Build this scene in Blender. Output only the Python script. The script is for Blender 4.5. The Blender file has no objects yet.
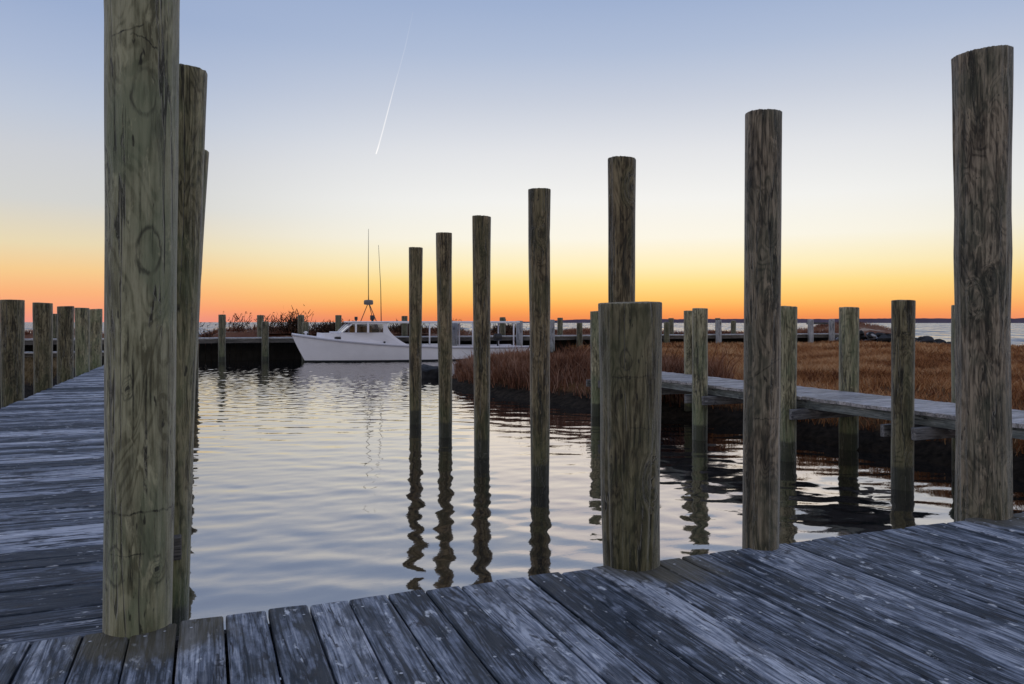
import bpy, math, random
import numpy as np
from mathutils import Vector, noise as mnoise

random.seed(7)
RNG = np.random.default_rng(7)
R = math.radians
SC = bpy.context.scene
COL = SC.collection

# Units are metres.  x runs along the edge of the near dock, y along the left walkway,
# z = 0 is the water of the basin.
DECK = 0.31
CAM_Z = 1.71
YAW = 21.53

# ------------------------------------------------------------------ helpers
def tag(o, label=None, cat=None, group=None, kind=None):
    if label: o['label'] = label
    if cat: o['category'] = cat
    if group: o['group'] = group
    if kind: o['kind'] = kind
    return o

def link(name, me, mat=None, parent=None, loc=None):
    o = bpy.data.objects.new(name, me)
    COL.objects.link(o)
    if parent: o.parent = parent
    if loc: o.location = loc
    if mat is not None and me is not None:
        for m in (mat if isinstance(mat, (list, tuple)) else [mat]):
            me.materials.append(m)
    return o

def empty(name, loc=(0, 0, 0), rz=0.0):
    o = bpy.data.objects.new(name, None)
    COL.objects.link(o)
    o.location = loc
    o.rotation_euler = (0, 0, rz)
    o.empty_display_size = 0.2
    return o

def np_mesh(name, verts, faces_flat, sizes, smooth=False):
    """fast mesh from numpy arrays"""
    me = bpy.data.meshes.new(name)
    verts = np.asarray(verts, dtype=np.float32)
    fl = np.asarray(faces_flat, dtype=np.int32)
    sizes = np.asarray(sizes, dtype=np.int32)
    me.vertices.add(len(verts)); me.vertices.foreach_set('co', verts.ravel())
    me.loops.add(len(fl)); me.loops.foreach_set('vertex_index', fl)
    me.polygons.add(len(sizes))
    st = np.zeros(len(sizes), dtype=np.int32); st[1:] = np.cumsum(sizes)[:-1]
    me.polygons.foreach_set('loop_start', st)
    me.polygons.foreach_set('loop_total', sizes)
    if smooth:
        me.polygons.foreach_set('use_smooth', np.ones(len(sizes), dtype=bool))
    me.update(calc_edges=True)
    me.validate()
    return me

class MB:
    """collects shapes that become one mesh"""
    def __init__(self):
        self.v = []; self.f = []; self.mi = []; self.sm = []
    def add(self, verts, faces, mi=0, smooth=False):
        b = len(self.v)
        self.v += [tuple(p) for p in verts]
        for f in faces:
            self.f.append(tuple(i + b for i in f)); self.mi.append(mi); self.sm.append(smooth)
    def box(self, x0, x1, y0, y1, z0, z1, mi=0, bev=0.0):
        if bev <= 0:
            v = [(x0,y0,z0),(x1,y0,z0),(x1,y1,z0),(x0,y1,z0),(x0,y0,z1),(x1,y0,z1),(x1,y1,z1),(x0,y1,z1)]
            f = [(0,3,2,1),(4,5,6,7),(0,1,5,4),(1,2,6,5),(2,3,7,6),(3,0,4,7)]
            self.add(v, f, mi); return
        b = bev
        def ring(z, i):
            return [(x0+i,y0+b*0,z),(x1-i,y0,z),(x1,y0+i,z),(x1,y1-i,z),(x1-i,y1,z),(x0+i,y1,z),(x0,y1-i,z),(x0,y0+i,z)]
        def inset(z):
            return [(x0+b,y0+b,z),(x1-b,y0+b,z),(x1-b,y0+b,z),(x1-b,y1-b,z),(x1-b,y1-b,z),(x0+b,y1-b,z),(x0+b,y1-b,z),(x0+b,y0+b,z)]
        v = ring(z0+b, b) + ring(z1-b, b)
        n = 8
        f = [(i,(i+1)%n,n+(i+1)%n,n+i) for i in range(n)]
        # top and bottom inset quads
        t = [(x0+b,y0+b,z1),(x1-b,y0+b,z1),(x1-b,y1-b,z1),(x0+b,y1-b,z1)]
        bo = [(x0+b,y0+b,z0),(x1-b,y0+b,z0),(x1-b,y1-b,z0),(x0+b,y1-b,z0)]
        v += t + bo
        T = 16; Bm = 20
        f += [(T,T+1,T+2,T+3),(Bm+3,Bm+2,Bm+1,Bm)]
        f += [(8,9,T+1,T),(9,10,T+1),(10,11,T+2,T+1),(11,12,T+2),(12,13,T+3,T+2),(13,14,T+3),(14,15,T,T+3),(15,8,T)]
        f += [(1,0,Bm,Bm+1),(2,1,Bm+1),(3,2,Bm+1,Bm+2),(4,3,Bm+2),(5,4,Bm+2,Bm+3),(6,5,Bm+3),(7,6,Bm+3,Bm),(0,7,Bm)]
        self.add(v, f, mi)
    def tube(self, pts, r, n=8, mi=0, cap=True, r1=None):
        pts = [Vector(p) for p in pts]
        rings = []
        for i, p in enumerate(pts):
            d = (pts[min(i+1, len(pts)-1)] - pts[max(i-1, 0)]).normalized()
            a = d.cross(Vector((0,0,1)))
            if a.length < 1e-4: a = d.cross(Vector((0,1,0)))
            a.normalize(); b = d.cross(a)
            rr = r if r1 is None else r + (r1 - r) * i / max(1, len(pts)-1)
            rings += [p + rr*(math.cos(2*math.pi*k/n)*a + math.sin(2*math.pi*k/n)*b) for k in range(n)]
        f = []
        for i in range(len(pts)-1):
            for k in range(n):
                f.append((i*n+k, i*n+(k+1)%n, (i+1)*n+(k+1)%n, (i+1)*n+k))
        if cap:
            f.append(tuple(range(n-1,-1,-1)))
            f.append(tuple((len(pts)-1)*n+k for k in range(n)))
        self.add(rings, f, mi, True)
    def prism(self, poly, axis, a0, a1, mi=0):
        """poly in the two other axes (in order), extruded along axis from a0 to a1"""
        def P(p, a):
            if axis == 'x': return (a, p[0], p[1])
            if axis == 'y': return (p[0], a, p[1])
            return (p[0], p[1], a)
        n = len(poly)
        v = [P(p, a0) for p in poly] + [P(p, a1) for p in poly]
        f = [tuple(range(n-1,-1,-1)), tuple(range(n,2*n))]
        f += [(i,(i+1)%n,n+(i+1)%n,n+i) for i in range(n)]
        self.add(v, f, mi)
    def build(self, name, mat, parent=None, loc=None):
        me = bpy.data.meshes.new(name)
        me.from_pydata(self.v, [], self.f)
        me.polygons.foreach_set('material_index', self.mi)
        me.polygons.foreach_set('use_smooth', self.sm)
        me.update()
        import bmesh
        bm = bmesh.new(); bm.from_mesh(me)
        bmesh.ops.recalc_face_normals(bm, faces=bm.faces)
        bm.to_mesh(me); bm.free()
        return link(name, me, mat, parent, loc)

# ------------------------------------------------------------------ materials
def lin(c):
    def f(v):
        v /= 255.0
        return v/12.92 if v <= 0.04045 else ((v+0.055)/1.055)**2.4
    return (f(c[0]), f(c[1]), f(c[2]), 1.0)

class NT:
    def __init__(self, name):
        self.m = bpy.data.materials.new(name); self.m.use_nodes = True
        self.t = self.m.node_tree; self.t.nodes.clear()
        self.out = self.n('ShaderNodeOutputMaterial')
    def n(self, typ, **kw):
        nd = self.t.nodes.new(typ)
        for k, v in kw.items():
            if k.startswith('i_'):
                key = k[2:]
                nd.inputs[int(key) if key.isdigit() else key].default_value = v
            else: setattr(nd, k, v)
        return nd
    def l(self, a, b): self.t.links.new(a, b)
    def noise(self, vec, scale=1.0, detail=4, rough=0.55, dist=0.0):
        nd = self.n('ShaderNodeTexNoise')
        nd.inputs['Scale'].default_value = scale; nd.inputs['Detail'].default_value = detail
        nd.inputs['Roughness'].default_value = rough; nd.inputs['Distortion'].default_value = dist
        if vec is not None: self.l(vec, nd.inputs['Vector'])
        return nd.outputs['Fac']
    def vmul(self, vec, s):
        nd = self.n('ShaderNodeVectorMath', operation='MULTIPLY'); self.l(vec, nd.inputs[0]); nd.inputs[1].default_value = s
        return nd.outputs[0]
    def vadd(self, a, b):
        nd = self.n('ShaderNodeVectorMath', operation='ADD'); self.l(a, nd.inputs[0])
        if isinstance(b, tuple): nd.inputs[1].default_value = b
        else: self.l(b, nd.inputs[1])
        return nd.outputs[0]
    def math(self, op, a, b=None, clamp=False):
        nd = self.n('ShaderNodeMath', operation=op); nd.use_clamp = clamp
        for i, v in enumerate((a, b)):
            if v is None: continue
            if isinstance(v, (int, float)): nd.inputs[i].default_value = v
            else: self.l(v, nd.inputs[i])
        return nd.outputs[0]
    def ramp(self, fac, stops, interp='LINEAR'):
        nd = self.n('ShaderNodeValToRGB'); nd.color_ramp.interpolation = interp
        el = nd.color_ramp.elements
        while len(el) < len(stops): el.new(0.5)
        for e, (p, c) in zip(el, stops):
            e.position = p
            e.color = c if isinstance(c, tuple) and len(c) == 4 else ((c[0],c[1],c[2],1) if isinstance(c, tuple) else (c,c,c,1))
        self.l(fac, nd.inputs[0]); return nd.outputs[0]
    def mix(self, fac, a, b, mode='MIX'):
        nd = self.n('ShaderNodeMix', data_type='RGBA', blend_type=mode)
        if isinstance(fac, (int, float)): nd.inputs[0].default_value = fac
        else: self.l(fac, nd.inputs[0])
        for s, v in ((6, a), (7, b)):
            if isinstance(v, tuple): nd.inputs[s].default_value = v if len(v) == 4 else (*v, 1)
            else: self.l(v, nd.inputs[s])
        return nd.outputs[2]
    def maprange(self, v, a, b, c=0.0, d=1.0):
        nd = self.n('ShaderNodeMapRange', interpolation_type='SMOOTHSTEP')
        self.l(v, nd.inputs[0])
        for i, x in enumerate((a, b, c, d)): nd.inputs[i+1].default_value = x
        return nd.outputs[0]
    def principled(self, color, rough=0.7, spec=0.4, bump=None, bstr=0.3, bdist=0.01, **kw):
        p = self.n('ShaderNodeBsdfPrincipled')
        if isinstance(color, tuple): p.inputs['Base Color'].default_value = color if len(color) == 4 else (*color, 1)
        else: self.l(color, p.inputs['Base Color'])
        if isinstance(rough, (int, float)): p.inputs['Roughness'].default_value = rough
        else: self.l(rough, p.inputs['Roughness'])
        p.inputs['Specular IOR Level'].default_value = spec
        for k, v in kw.items(): p.inputs[k].default_value = v
        if bump is not None:
            b = self.n('ShaderNodeBump'); b.inputs['Strength'].default_value = bstr; b.inputs['Distance'].default_value = bdist
            self.l(bump, b.inputs['Height']); self.l(b.outputs[0], p.inputs['Normal'])
        self.l(p.outputs[0], self.out.inputs[0]); return p

def mat_pile(name, dark, mid, light, green, green_amt=0.5, scale=1.0, wet=True, stain=0.75, algae=0.6, knots=(), scars=(), right=(1.0, 0.0)):
    t = NT(name)
    oc = t.n('ShaderNodeTexCoord').outputs['Object']
    rnd = t.n('ShaderNodeObjectInfo').outputs['Random']
    off = t.n('ShaderNodeCombineXYZ')
    for i, k in enumerate((37.0, 91.0, 53.0)): t.l(t.math('MULTIPLY', rnd, k), off.inputs[i])
    co = t.vadd(oc, off.outputs[0])
    s = scale
    # knots: a warp of the grain round sparse points, with a ringed dark eye
    vo = t.n('ShaderNodeTexVoronoi', feature='F1'); vo.inputs['Scale'].default_value = 1.0
    vo.inputs['Randomness'].default_value = 1.0
    t.l(t.vmul(co, (3.3*s, 3.3*s, 1.7*s)), vo.inputs['Vector'])
    kd = vo.outputs['Distance']
    kn = t.maprange(kd, 0.05, 0.34, 1.0, 0.0)
    eye = t.maprange(kd, 0.02, 0.12, 1.0, 0.0)
    keep = t.math('GREATER_THAN', t.n('ShaderNodeSeparateColor').outputs[0], 0.52)
    sep = keep.node.inputs[0].links[0].from_node
    t.l(vo.outputs['Color'], sep.inputs[0])
    kn = t.math('MULTIPLY', kn, keep); eye = t.math('MULTIPLY', eye, keep)
    warpv = t.n('ShaderNodeCombineXYZ'); w = t.math('MULTIPLY', kn, 0.10)
    t.l(w, warpv.inputs[0]); t.l(w, warpv.inputs[1])
    cw = t.vadd(co, warpv.outputs[0])
    fine = t.noise(t.vmul(cw, (52*s, 52*s, 2.6*s)), 1, 6, 0.72, 0.2)
    streak = t.noise(t.vmul(cw, (14*s, 14*s, 0.9*s)), 1, 6, 0.66, 0.3)
    mott = t.noise(t.vmul(cw, (13*s, 13*s, 3.6*s)), 1, 7, 0.70, 0.35)
    cath = t.noise(t.vmul(cw, (6*s, 6*s, 1.6*s)), 1, 2, 0.45, 0.7)       # wandering growth-ring figure
    rings = t.math('SINE', t.math('MULTIPLY', cath, 95.0))
    rings = t.maprange(rings, -0.2, 1.0, 0.0, 1.0)
    blot = t.noise(t.vmul(co, (2.6*s, 2.6*s, 1.5*s)), 1, 6, 0.62, 0.6)
    g = t.math('ADD', t.math('MULTIPLY', fine, 0.42), t.math('MULTIPLY', streak, 0.34))
    g = t.math('ADD', g, t.math('MULTIPLY', mott, 0.32))
    g = t.math('SUBTRACT', g, t.math('MULTIPLY', rings, 0.05))
    base = t.ramp(g, [(0.45, (*dark, 1)), (0.515, (*mid, 1)), (0.59, (*light, 1))])
    gf = t.maprange(blot, 0.45, 0.60, 0.0, green_amt)
    base = t.mix(gf, base, (*green, 1), 'MIX')
    # dark weather stains running down the grain
    st = t.noise(t.vmul(co, (9*s, 9*s, 1.3*s)), 1, 6, 0.66, 0.4)
    base = t.mix(t.maprange(st, 0.53, 0.66, 0.0, stain), base, (0.016, 0.016, 0.012, 1))
    base = t.mix(t.maprange(fine, 0.42, 0.32, 0.0, 0.85), base, (0.012, 0.011, 0.009, 1))
    pal = t.noise(t.vmul(co, (22*s, 22*s, 5.0*s)), 1, 6, 0.7, 0.7)
    base = t.mix(t.maprange(pal, 0.56, 0.67, 0.0, 0.6), base, (light[0]*1.3, light[1]*1.3, light[2]*1.28, 1))
    nick = t.noise(t.vmul(co, (46*s, 46*s, 12*s)), 1, 2, 0.5, 0.2)
    base = t.mix(t.maprange(nick, 0.67, 0.73, 0.0, 0.85), base, (0.014, 0.012, 0.009, 1))
    ckn = t.noise(t.vmul(cw, (8*s, 8*s, 0.42*s)), 1, 4, 0.5, 0.15)
    ck = t.math('ABSOLUTE', t.math('SUBTRACT', ckn, 0.5))
    ck = t.math('MULTIPLY', t.maprange(ck, 0.011, 0.004, 0.0, 1.0), t.maprange(mott, 0.44, 0.52, 0.0, 1.0))
    base = t.mix(t.math('MULTIPLY', ck, 0.85), base, (0.010, 0.008, 0.006, 1))
    base = t.mix(t.math('MULTIPLY', eye, 0.8), base, (0.02, 0.015, 0.01, 1))
    # particular marks on the side that faces the deck: ringed knots and cuts, in metres across and up
    if knots or scars:
        def dot3(v, d):
            nd = t.n('ShaderNodeVectorMath', operation='DOT_PRODUCT'); t.l(v, nd.inputs[0]); nd.inputs[1].default_value = d; return nd.outputs['Value']
        wob = t.math('MULTIPLY', t.math('SUBTRACT', mott, 0.5), 0.075)
        la = t.math('ADD', dot3(oc, (right[0], right[1], 0)), wob)
        up_ = t.math('ADD', dot3(oc, (0, 0, 1)), wob)
        front = t.math('GREATER_THAN', dot3(oc, (right[1], -right[0], 0)), 0.0)
        for (l0, z0_, a_, b_, k_) in knots:
            dx = t.math('DIVIDE', t.math('SUBTRACT', la, l0), a_); dz = t.math('DIVIDE', t.math('SUBTRACT', up_, z0_), b_)
            e = t.math('SQRT', t.math('ADD', t.math('MULTIPLY', dx, dx), t.math('MULTIPLY', dz, dz)))
            ring = t.math('MULTIPLY', t.maprange(e, 0.84, 1.0, 0.0, 1.0), t.maprange(e, 1.22, 1.0, 0.0, 1.0))
            inner = t.math('MULTIPLY', t.maprange(t.math('SINE', t.math('MULTIPLY', e, 21.0)), 0.1, 0.9, 0.0, 0.38 if k_ > 0.7 else 0.0), t.maprange(e, 0.95, 0.7, 0.0, 1.0))
            core = t.maprange(e, 0.30, 0.16, 0.0, k_)
            m_ = t.math('MAXIMUM', t.math('MAXIMUM', t.math('MULTIPLY', t.math('MULTIPLY', ring, 0.75), t.maprange(streak, 0.40, 0.58, 0.15, 1.0)), inner), core)
            base = t.mix(t.math('MULTIPLY', m_, front), base, (0.030, 0.027, 0.018, 1))
        for (z0_, l0, l1, th_, sl_) in scars:
            d_ = t.math('ABSOLUTE', t.math('SUBTRACT', t.math('SUBTRACT', up_, z0_), t.math('MULTIPLY', la, sl_)))
            m_ = t.maprange(d_, th_, th_*0.35, 0.0, 1.0)
            m_ = t.math('MULTIPLY', m_, t.math('MULTIPLY', t.math('GREATER_THAN', la, l0), t.math('LESS_THAN', la, l1)))
            m_ = t.math('MULTIPLY', m_, t.maprange(fine, 0.42, 0.55, 0.9, 0.35))
            base = t.mix(t.math('MULTIPLY', m_, front), base, (0.022, 0.018, 0.012, 1))
    rough = 0.78
    h = t.math('ADD', t.math('MULTIPLY', fine, 0.7), t.math('MULTIPLY', streak, 0.6))
    h = t.math('SUBTRACT', h, t.math('MULTIPLY', st, 0.25))
    h = t.math('SUBTRACT', h, t.math('MULTIPLY', ck, 0.5))
    if wet:
        sx = t.n('ShaderNodeSeparateXYZ'); t.l(oc, sx.inputs[0]); z = sx.outputs[2]
        zz = t.math('ADD', z, t.math('MULTIPLY', t.math('SUBTRACT', blot, 0.5), 0.16))
        alg = t.math('MULTIPLY', t.maprange(zz, 0.85, 0.28, 0.0, algae), t.maprange(streak, 0.35, 0.6, 0.3, 1.0))
        base = t.mix(alg, base, (green[0]*0.8, green[1]*0.95, green[2]*0.75, 1))
        wf = t.maprange(zz, 0.245, 0.20, 0.0, 1.0)
        base = t.mix(t.math('MULTIPLY', wf, 0.8), base, (0.020, 0.023, 0.015, 1))
        rough = t.math('SUBTRACT', 0.8, t.math('MULTIPLY', wf, 0.35))
    t.principled(base, rough, 0.4, h, 1.0, 0.014, **{'Sheen Weight': 0.8, 'Sheen Roughness': 0.35, 'Sheen Tint': (1.0, 0.93, 0.78, 1)})
    return t.m

def mat_planks(name, axis, dark, mid, light, scale=1.0, contrast=1.0, worn=True, stains=()):
    """weathered boards; axis = direction of the grain ('x' or 'y')"""
    t = NT(name)
    oc = t.n('ShaderNodeTexCoord').outputs['Object']
    isl = t.n('ShaderNodeNewGeometry').outputs['Random Per Island']
    off = t.n('ShaderNodeCombineXYZ')
    for i, k in enumerate((17.0, 43.0, 29.0)): t.l(t.math('MULTIPLY', isl, k), off.inputs[i])
    co = t.vadd(oc, off.outputs[0])
    def sv(across, along):
        return (along*scale, across*scale, across*scale) if axis == 'x' else (across*scale, along*scale, across*scale)
    fine = t.noise(t.vmul(co, sv(75, 2.2)), 1, 6, 0.7, 0.3)
    grain = t.noise(t.vmul(co, sv(24, 0.8)), 1, 5, 0.66, 0.4)
    rings = t.math('SINE', t.math('MULTIPLY', t.noise(t.vmul(co, sv(7, 0.55)), 1, 2, 0.4, 0.5), 85.0))
    rings = t.maprange(rings, -0.4, 1.0, 0.0, 1.0)
    patch = t.noise(t.vmul(co, sv(13, 4.2)), 1, 8, 0.72, 0.35)
    patch2 = t.noise(t.vmul(co, sv(6.5, 1.9)), 1, 7, 0.66, 0.3)
    v = t.math('ADD', t.math('MULTIPLY', grain, 0.27), t.math('MULTIPLY', fine, 0.34))
    v = t.math('ADD', v, t.math('MULTIPLY', patch, 0.44))
    v = t.math('ADD', v, t.math('MULTIPLY', t.math('SUBTRACT', isl, 0.5), (0.19 if axis == 'x' else 0.15)*contrast))
    v = t.math('SUBTRACT', v, t.math('MULTIPLY', rings, 0.055))
    base = t.ramp(v, [(0.43, (*dark, 1)), (0.52, (*mid, 1)), (0.63, (*light, 1))])
    base = t.mix(t.maprange(patch2, 0.52, 0.60, 0.0, 0.8*contrast), base, (dark[0]*0.7, dark[1]*0.75, dark[2]*0.8, 1))
    base = t.mix(t.maprange(fine, 0.42, 0.30, 0.0, 0.85), base, (0.012, 0.013, 0.017, 1))
    if worn:
        pv = t.noise(t.vmul(co, sv(20, 7.5)), 1, 5, 0.6, 0.15)
        base = t.mix(t.maprange(pv, 0.615, 0.70, 0.0, 0.8), base, (light[0]*1.35, light[1]*1.33, light[2]*1.25, 1))
        dk = t.noise(t.vmul(co, sv(12, 5)), 1, 5, 0.62, 0.3)
        base = t.mix(t.maprange(dk, 0.60, 0.66, 0.0, 0.8), base, (0.018, 0.018, 0.022, 1))
    ckn = t.noise(t.vmul(co, sv(17, 0.55)), 1, 4, 0.5, 0.15)
    ck = t.math('MULTIPLY', t.maprange(t.math('ABSOLUTE', t.math('SUBTRACT', ckn, 0.5)), 0.012, 0.004, 0.0, 1.0), t.maprange(patch, 0.46, 0.54, 0.0, 1.0))
    base = t.mix(t.math('MULTIPLY', ck, 0.85), base, (0.012, 0.012, 0.014, 1))
    for (sx_, sy_, sr) in stains:      # tannin stain bled out of the pilings
        dn = t.n('ShaderNodeVectorMath', operation='DISTANCE'); t.l(oc, dn.inputs[0]); dn.inputs[1].default_value = (sx_, sy_, DECK)
        dd = t.math('ADD', dn.outputs['Value'], t.math('MULTIPLY', t.math('SUBTRACT', patch, 0.5), 0.35))
        base = t.mix(t.maprange(dd, sr, sr*0.55, 0.0, 0.75), base, (0.105, 0.085, 0.045, 1))
    h = t.math('ADD', t.math('MULTIPLY', fine, 0.8), t.math('MULTIPLY', grain, 0.5))
    h = t.math('ADD', h, t.math('MULTIPLY', rings, 0.12))
    t.principled(base, t.ramp(patch, [(0.35, 0.5), (0.65, 0.8)]), 0.35, h, 1.0, 0.008)
    return t.m

def mat_simple(name, col, rough=0.6, var=0.15, scale=8.0, spec=0.4, bstr=0.15, **kw):
    t = NT(name)
    oc = t.n('ShaderNodeTexCoord').outputs['Object']
    a = t.noise(oc, scale, 5, 0.6, 0.2)
    lo = tuple(c*(1-var) for c in col); hi = tuple(min(1, c*(1+var)) for c in col)
    t.principled(t.ramp(a, [(0.3, (*lo, 1)), (0.7, (*hi, 1))]), rough, spec, a, bstr, 0.01, **kw)
    return t.m

def mat_grass(name, cols, tip, zlo, zhi):
    t = NT(name)
    isl = t.n('ShaderNodeNewGeometry').outputs['Random Per Island']
    pos = t.n('ShaderNodeTexCoord').outputs['Object']
    pn = t.noise(pos, 0.35, 4, 0.6, 0.4)
    pn = t.maprange(pn, 0.36, 0.64, 0.0, 1.0)
    f = t.math('ADD', t.math('MULTIPLY', isl, 0.55), t.math('MULTIPLY', pn, 0.48))
    n = len(cols)
    c = t.ramp(f, [(0.2 + 0.62*i/(n-1), (*cols[i], 1)) for i in range(n)])
    p = t.n('ShaderNodeBsdfPrincipled')
    t.l(c, p.inputs['Base Color']); p.inputs['Roughness'].default_value = 0.7
    p.inputs['Specular IOR Level'].default_value = 0.2
    tr = t.n('ShaderNodeBsdfTranslucent'); t.l(c, tr.inputs[0])
    ms = t.n('ShaderNodeMixShader'); ms.inputs[0].default_value = 0.35
    t.l(p.outputs[0], ms.inputs[1]); t.l(tr.outputs[0], ms.inputs[2])
    t.l(ms.outputs[0], t.out.inputs[0])
    return t.m

M = {}
M['pile_pale'] = mat_pile('pale_green_piling_wood', (0.131,0.119,0.065), (0.266,0.252,0.151), (0.397,0.371,0.237), (0.168,0.200,0.117), 0.6, 0.8, True, 0.5, 0.12,
    ((0.078,0.585,0.040,0.062,1.0), (-0.085,0.62,0.036,0.085,0.6), (0.052,2.03,0.044,0.10,0.0), (0.035,2.74,0.05,0.10,0.2), (-0.03,1.42,0.02,0.05,0.9)),
    ((0.853,-0.14,0.16,0.007,0.0), (0.668,-0.11,0.03,0.004,0.0), (3.02,-0.1,0.02,0.006,0.35), (2.98,-0.02,0.09,0.006,-0.5)), (0.997,0.075))
M['pile_stub'] = mat_pile('stub_piling_wood', (0.028,0.022,0.011), (0.102,0.085,0.044), (0.235,0.200,0.115), (0.072,0.079,0.037), 0.5, 1.0, True, 0.7, 0.3,
    ((-0.03,1.50,0.03,0.06,0.7), (0.06,0.78,0.03,0.05,0.8)), ((1.40,-0.12,0.10,0.006,0.04), (1.115,-0.02,0.12,0.003,0.0)), (0.867,-0.50))
M['pile_near_slim'] = mat_pile('scarred_slim_piling_wood', (0.042,0.032,0.022), (0.147,0.115,0.076), (0.348,0.278,0.195), (0.085,0.102,0.066), 0.35, 1.0, True, 0.7, 0.3,
    ((0.02,2.45,0.03,0.07,0.5),), ((1.40,-0.03,0.12,0.008,0.75), (1.12,-0.03,0.12,0.006,0.0)), (0.776,-0.63))
M['pile_dark'] = mat_pile('dark_piling_wood', (0.028,0.022,0.011), (0.100,0.081,0.042), (0.248,0.209,0.119), (0.068,0.077,0.035), 0.45, 1.0, True, 0.75, 0.3)
M['pile_olive'] = mat_pile('olive_piling_wood', (0.062,0.053,0.025), (0.199,0.174,0.092), (0.385,0.336,0.195), (0.124,0.151,0.073), 0.6)
M['pile_grey'] = mat_pile('grey_piling_wood', (0.042,0.032,0.022), (0.152,0.119,0.081), (0.360,0.290,0.205), (0.085,0.107,0.071), 0.35, 1.0, True, 0.75, 0.3)
M['pile_slim'] = mat_pile('slim_piling_wood', (0.037,0.026,0.012), (0.131,0.095,0.049), (0.292,0.226,0.127), (0.082,0.088,0.038), 0.4)
M['pile_catwalk'] = mat_pile('catwalk_piling_wood', (0.075,0.065,0.035), (0.224,0.200,0.115), (0.459,0.406,0.254), (0.147,0.176,0.095), 0.55)
M['pile_far'] = mat_pile('far_piling_wood', (0.048,0.043,0.025), (0.118,0.106,0.065), (0.225,0.200,0.130), (0.107,0.125,0.071), 0.4)
M['pile_bleached'] = mat_pile('bleached_post_wood', (0.24,0.24,0.25), (0.36,0.36,0.38), (0.5,0.5,0.52), (0.3,0.32,0.32), 0.3)
M['deck_y'] = mat_planks('weathered_dock_boards', 'y', (0.024,0.033,0.045), (0.20,0.222,0.268), (0.58,0.585,0.62), 1.0, 0.8, True, ((-0.22,3.85,0.42),(2.42,3.9,0.44),(5.3,3.95,0.42)))
M['deck_x'] = mat_planks('weathered_walkway_boards', 'x', (0.028,0.037,0.051), (0.19,0.212,0.262), (0.56,0.565,0.61), 1.0, 1.25)
M['deck_pale'] = mat_planks('bleached_catwalk_boards', 'x', (0.21,0.195,0.18), (0.46,0.425,0.41), (0.66,0.615,0.59), 1.0, 0.5, False)
M['beam_y'] = mat_planks('dock_timber', 'y', (0.09,0.10,0.09), (0.20,0.215,0.20), (0.34,0.35,0.33), 1.0, 0.6)
M['beam_x'] = mat_planks('cross_timber', 'x', (0.08,0.077,0.075), (0.18,0.172,0.168), (0.31,0.295,0.285), 1.0, 0.6)
M['far_deck'] = mat_planks('far_dock_boards', 'y', (0.28,0.27,0.26), (0.45,0.43,0.41), (0.6,0.58,0.55), 1.0, 0.4, False)
M['far_beam'] = mat_planks('far_dock_timber', 'x', (0.06,0.055,0.05), (0.12,0.11,0.10), (0.2,0.19,0.175), 1.0, 0.5, False)
M['bulkhead'] = mat_simple('underdeck_shade_boards', (0.02,0.019,0.017), 0.85, 0.4, 3)  # near-black colour supplies the shade under the far deck
M['nail'] = mat_simple('galvanised_nail', (0.55,0.55,0.56), 0.45, 0.2, 200, 0.5)
M['white_paint'] = mat_simple('white_boat_paint', (0.83,0.81,0.84), 0.35, 0.04, 2.0, 0.5, 0.02)
M['boot'] = mat_simple('black_bottom_paint', (0.012,0.014,0.016), 0.5, 0.2, 5)
M['rail'] = mat_simple('grey_rub_rail', (0.42,0.40,0.43), 0.5, 0.1, 5)
M['dark_metal'] = mat_simple('dark_fitting', (0.035,0.033,0.035), 0.5, 0.2, 20)
M['grey_metal'] = mat_simple('grey_radar_plastic', (0.17,0.155,0.15), 0.45, 0.1, 20)
M['rubber'] = mat_simple('black_rubber', (0.02,0.02,0.02), 0.7, 0.2, 20)
M['rock'] = mat_simple('dark_wet_rock', (0.026,0.025,0.026), 0.7, 0.7, 3.5, 0.2, 0.8)
M['rock_pale'] = mat_simple('pale_rock', (0.30,0.30,0.31), 0.8, 0.4, 3.5, 0.3, 0.8)
M['sand'] = mat_simple('pale_sand', (0.42,0.34,0.27), 0.95, 0.15, 1.5, 0.1, 0.4)
M['far_shore'] = mat_simple('hazed_woods', (0.12,0.095,0.125), 0.95, 0.25, 0.02, 0.0, 0.0)  # distance haze is put into the colour as a purple lift

M['tan_panel'] = mat_simple('tan_panel_board', (0.55,0.30,0.11), 0.35, 0.2, 6)
def mat_glass():
    t = NT('cabin_glass')
    g = t.n('ShaderNodeBsdfGlossy'); g.inputs['Roughness'].default_value = 0.03; g.inputs['Color'].default_value = (0.9,0.9,0.9,1)
    tr = t.n('ShaderNodeBsdfTransparent'); tr.inputs[0].default_value = (0.62,0.62,0.62,1)
    fr = t.n('ShaderNodeFresnel'); fr.inputs[0].default_value = 1.5
    ms = t.n('ShaderNodeMixShader'); t.l(fr.outputs[0], ms.inputs[0]); t.l(tr.outputs[0], ms.inputs[1]); t.l(g.outputs[0], ms.inputs[2])
    t.l(ms.outputs[0], t.out.inputs[0]); return t.m
M['glass'] = mat_glass()

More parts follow.
